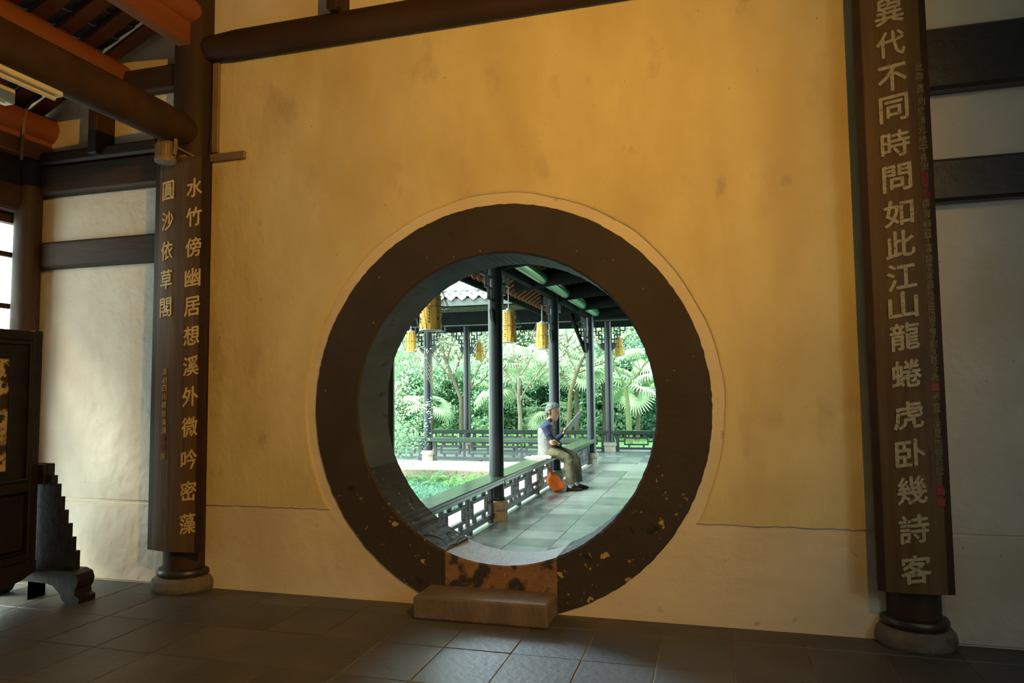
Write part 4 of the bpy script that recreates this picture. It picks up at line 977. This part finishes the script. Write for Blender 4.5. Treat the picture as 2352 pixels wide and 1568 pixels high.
# left hand resting under the elbow
body.loft([((.178, -.165, .722), (.0, .010, .020), (.014, .012, 0)), ((.158, -.195, .728), (.0, .010, .034), (.016, .012, 0)), ((.128, -.212, .736), (.0, .008, .038), (.014, .010, 0)), ((.104, -.220, .740), (0, .006, .034), (.010, .008, 0))], 12)
for i, (dz, L) in enumerate(((.030, .052), (.010, .062), (-.010, .058), (-.028, .046))):
    b0 = Vector((.106, -.220, .738+dz)); body.tube([b0, b0+Vector((-L*.5, -.006, .004)), b0+Vector((-L*.9, .004, .010)), b0+Vector((-L*1.15, .014, .013))], [.0095, .009, .008, .0065], 8)
body.tube([(.150, -.215, .755), (.132, -.232, .772), (.112, -.236, .782), (.094, -.230, .783)], [.012, .011, .0095, .007], 8)
bo = body.build('body', 'skin', man); remesh(bo, .0045, 2)
for s_ in (-1, 1):
    MB().loft([((.181, s_*.034, 1.193), (.004, 0, 0), (0, .004, 0)), ((.177, s_*.034, 1.198), (.006, 0, 0), (0, .011, 0)), ((.181, s_*.030, 1.204), (.004, 0, 0), (0, .004, 0))], 10).build('eye', 'ink', man)
hair = S2([(1.145, -.004, .020, .040), (1.165, -.012, .030, .062), (1.19, -.018, .034, .078), (1.215, -.020, .075, .085), (1.235, -.020, .112, .087), (1.252, -.018, .128, .087)], 20)
hair.loft([(((a+b)/2, 0, z), ((b-a)/2, 0, 0), (0, w, 0)) for z, a, b, w in [(1.240, -.014, .110, .083), (1.262, -.013, .20, .083), (1.285, -.009, .214, .081), (1.312, .0, .202, .075), (1.337, .022, .175, .058), (1.352, .055, .135, .032)]], 22)
for k in range(60):
    a = random.uniform(0, 2*PI); zq = random.uniform(1.27, 1.34); q = (1.36-zq)/.09
    hair.tube([(.095+.10*math.cos(a)*q**.5, .075*math.sin(a)*q**.5, zq), (.085+.11*math.cos(a)*q**.5, .082*math.sin(a)*q**.5, zq+.012)], [.006, .003], 5)
ho = hair.build('hair', 'hair', man); remesh(ho, .006, 1)
sh = MB()
sh.loft([((.0, 0, .66), (.122, 0, 0), (0, .155, 0)), ((-.005, 0, .80), (.115, 0, 0), (0, .16, 0)), ((.0, 0, .92), (.120, 0, 0), (0, .175, 0)), ((.005, 0, .985), (.105, 0, 0), (0, .17, 0)), ((.018, 0, 1.03), (.075, 0, 0), (0, .11, 0)), ((.04, 0, 1.06), (.064, 0, 0), (0, .07, 0))], 22)
sh.tube(armN[:-1]+[(.245, -.104, .862)], [.068, .058, .052, .048, .036], 12); sh.tube(armF[:-1]+[(.19, -.13, .712)], [.066, .056, .05, .045, .04, .034], 12)
sh.loft([((.03, 0, 1.03), (.074, 0, .03), (0, .076, 0)), ((.042, 0, 1.075), (.070, 0, .032), (0, .071, 0)), ((.040, 0, 1.10), (.064, 0, .038), (0, .067, 0))], 20)
so = sh.build('shirt', 'navy', man); remesh(so, .0065, 2)
ve = MB()
ve.loft([((-.005, 0, .525), (.135, 0, 0), (0, .180, 0)), ((.005, 0, .60), (.145, 0, 0), (0, .180, 0)), ((.0, 0, .69), (.137, 0, 0), (0, .172, 0)), ((-.008, 0, .80), (.131, 0, 0), (0, .170, 0)), ((-.005, 0, .90), (.133, 0, 0), (0, .178, 0)), ((-.002, 0, .955), (.126, 0, .012), (0, .165, 0)), ((.004, 0, .985), (.108, 0, .02), (0, .135, 0))], 24)
ve.loft([((.03, 0, .93), (.108, 0, .01), (0, .120, 0)), ((.045, 0, .985), (.078, 0, .02), (0, .118, 0)), ((.048, 0, 1.022), (.050, 0, .03), (0, .100, 0))], 18)
vo = ve.build('vest', 'vest', man); remesh(vo, .0065, 1)
tz = vo
tr = MB()
tr.loft([((-.01, 0, .525), (.125, 0, 0), (0, .165, 0)), ((-.01, 0, .60), (.128, 0, 0), (0, .165, 0)), ((.0, 0, .66), (.12, 0, 0), (0, .15, 0))], 20)
tr.tube([(-.02, -.09, .60), (.15, -.125, .575), (.30, -.14, .500), (.335, -.14, .44), (.348, -.14, .30), (.360, -.14, .125)], [.085, .082, .076, .074, .076, .080], 16)
tr.tube([(-.02, .09, .60), (.22, .10, .578), (.425, .10, .505), (.462, .10, .44), (.468, .10, .30), (.475, .10, .115)], [.085, .082, .076, .074, .076, .080], 16)
to = tr.build('trousers', 'trouser', man); remesh(to, .007, 2)
dt = to.modifiers.new('folds', 'DISPLACE'); tx = bpy.data.textures.new('folds', 'CLOUDS'); tx.noise_scale = .07; dt.texture = tx; dt.strength = .012; dt.mid_level = .5
tx2 = bpy.data.textures.new('folds_fine', 'CLOUDS'); tx2.noise_scale = .05
for ob_, st_ in ((vo, .014), (so, .010)):
    d2 = ob_.modifiers.new('folds', 'DISPLACE'); d2.texture = tx2; d2.strength = st_; d2.mid_level = .5
for (x_, y_, m_, lab) in ((.355, -.14, 'shoe', None), (.470, .10, 'shoe_b', None)):
    MB().tube([(x_, y_, .05), (x_+.002, y_, .16)], [.040, .042], 14).build('sock', 'sock', man, smooth=True)
    f = MB(); f.loft([((x_-.062, y_, .035), (0, .020, 0), (0, 0, .030)), ((x_-.045, y_, .042), (0, .034, 0), (0, 0, .040)), ((x_+.0, y_, .044), (0, .037, 0), (0, 0, .042)), ((x_+.05, y_, .038), (0, .042, 0), (0, 0, .036)), ((x_+.11, y_, .030), (0, .046, 0), (0, 0, .028)), ((x_+.155, y_, .025), (0, .036, 0), (0, 0, .022)), ((x_+.178, y_, .022), (0, .014, 0), (0, 0, .012))], 16)
    f.v = [(a, b, max(.004, c_)) for a, b, c_ in f.v]; f.build('shoe', m_, man, smooth=True)
    MB().loft([((x_+.045, y_, z_), (.118, 0, 0), (0, .043, 0)) for z_ in (0, .010)], 20).build('sole', 'ink', man)
    if m_ == 'shoe':
        for k in range(3): MB().tube([(x_+.04+.018*k, y_-.028, .070-.006*k), (x_+.045+.018*k, y_, .077-.006*k), (x_+.04+.018*k, y_+.028, .070-.006*k)], .003, 5).build('lace', 'ink', man)
# folded paper in his right hand
pu = Vector((.30, .90, -.12)).normalized(); pl = Vector((.64, 0, .768)); pn = pu.cross(pl).normalized()
o0 = Vector((.262, -.155, .935)); mb = MB(); NN = 10
for lay in range(2):
    vs = []
    for i in range(NN+1):
        q = i/NN; bend = .008*math.sin(q*PI)+(.02*max(0, q-.85)/.15)
        for j in (0, .5, 1):
            p_ = o0+pl*.36*q+pu*(.25*j)+pn*(bend+.010*math.sin(j*PI)+lay*.006); vs += [p_, p_+pn*.0025]
    fs = []
    for i in range(NN):
        a, b = 6*i, 6*i+6
        for j in (0, 2): fs += [(a+j, a+j+2, b+j+2, b+j), (a+j+1, b+j+1, b+j+3, a+j+3)]
        fs += [(a, b, b+1, a+1), (a+4, a+5, b+5, b+4)]
    mb.add(vs, fs)
pp = thing('booklet', 'thin folded booklet held up in the seated man\'s right hand', 'booklet', (-2.52, 5.98, 0), MR)
mb.build('pages', 'paper', pp, fix=False)
mb = MB(); e0 = o0+pl*.335+pn*.01
mb.add([e0, e0+pu*.13, e0+pu*.13+pl*.05-pn*.03, e0+pl*.05-pn*.03, e0+pl*.005, e0+pu*.13+pl*.005, e0+pu*.13+pl*.05-pn*.024, e0+pl*.05-pn*.024], [(0, 1, 2, 3), (4, 7, 6, 5), (0, 4, 5, 1), (2, 6, 7, 3)])
mb.build('curled_page', 'paper2', pp)
# open magazine on the bench behind him
t = thing('magazine', 'open cream magazine lying on the bench rail beside the man', 'magazine', (-2.575, 5.66, .521), .16)
MB().box(-.20, .0, -.13, .13, 0, .012, .002).build('page_block', 'paper2', t); MB().box(.0, .19, -.13, .13, 0, .016, .002).build('page_block', 'paper2', t)
MB().box(-.12, .16, -.11, .15, .0165, .026, .003).build('cover_leaf', 'paper2', t)
# orange tote
bag = thing('tote_bag', 'orange fabric tote bag slumped on the floor against the bench railing', 'bag', (-2.52, 5.98, 0), MR)
P = [(.047, .300), (.121, .284), (.20, .20), (.268, .102), (.278, .063), (.254, .037), (.18, .009), (.096, .012), (.02, .09), (.0, .112), (-.013, .206)]
mb = MB(); cx_, cz_ = .125, .14; rings = [(-.315, .72), (-.305, .88), (-.275, .97), (-.22, 1.0), (-.17, .98), (-.145, .9), (-.135, .8)]; vs = []
for tt, k_ in rings: vs += [(cx_+(a-cx_)*k_, tt, max(.003, cz_+(b-cz_)*k_)) for a, b in P]
n_ = len(P); fs = [(i*n_+k, i*n_+(k+1) % n_, (i+1)*n_+(k+1) % n_, (i+1)*n_+k) for i in range(len(rings)-1) for k in range(n_)]+[tuple(range(n_)), tuple(range(6*n_, 7*n_))[::-1]]
mb.add(vs, fs); bo_ = mb.build('bag_body', 'orange', bag); sb = bo_.modifiers.new('s', 'BEVEL'); sb.width = .010; sb.segments = 2
dd = bo_.modifiers.new('d', 'DISPLACE'); dd.texture = tx; dd.strength = .012
mb = MB(); mb.tube([(.05, -.295, .29), (.15, -.315, .20), (.24, -.305, .09), (.25, -.29, .05)], .004, 6); mb.build('seam', 'redcord', bag)
for dx in (0, .03): MB().tube([(.055+dx, -.22, .285), (.02+dx, -.20, .34), (.0+dx*.4, -.16, .385), (.03+dx*.5, -.18, .33), (.075+dx, -.2, .285)], .005, 6).build('strap', 'redcord', bag)
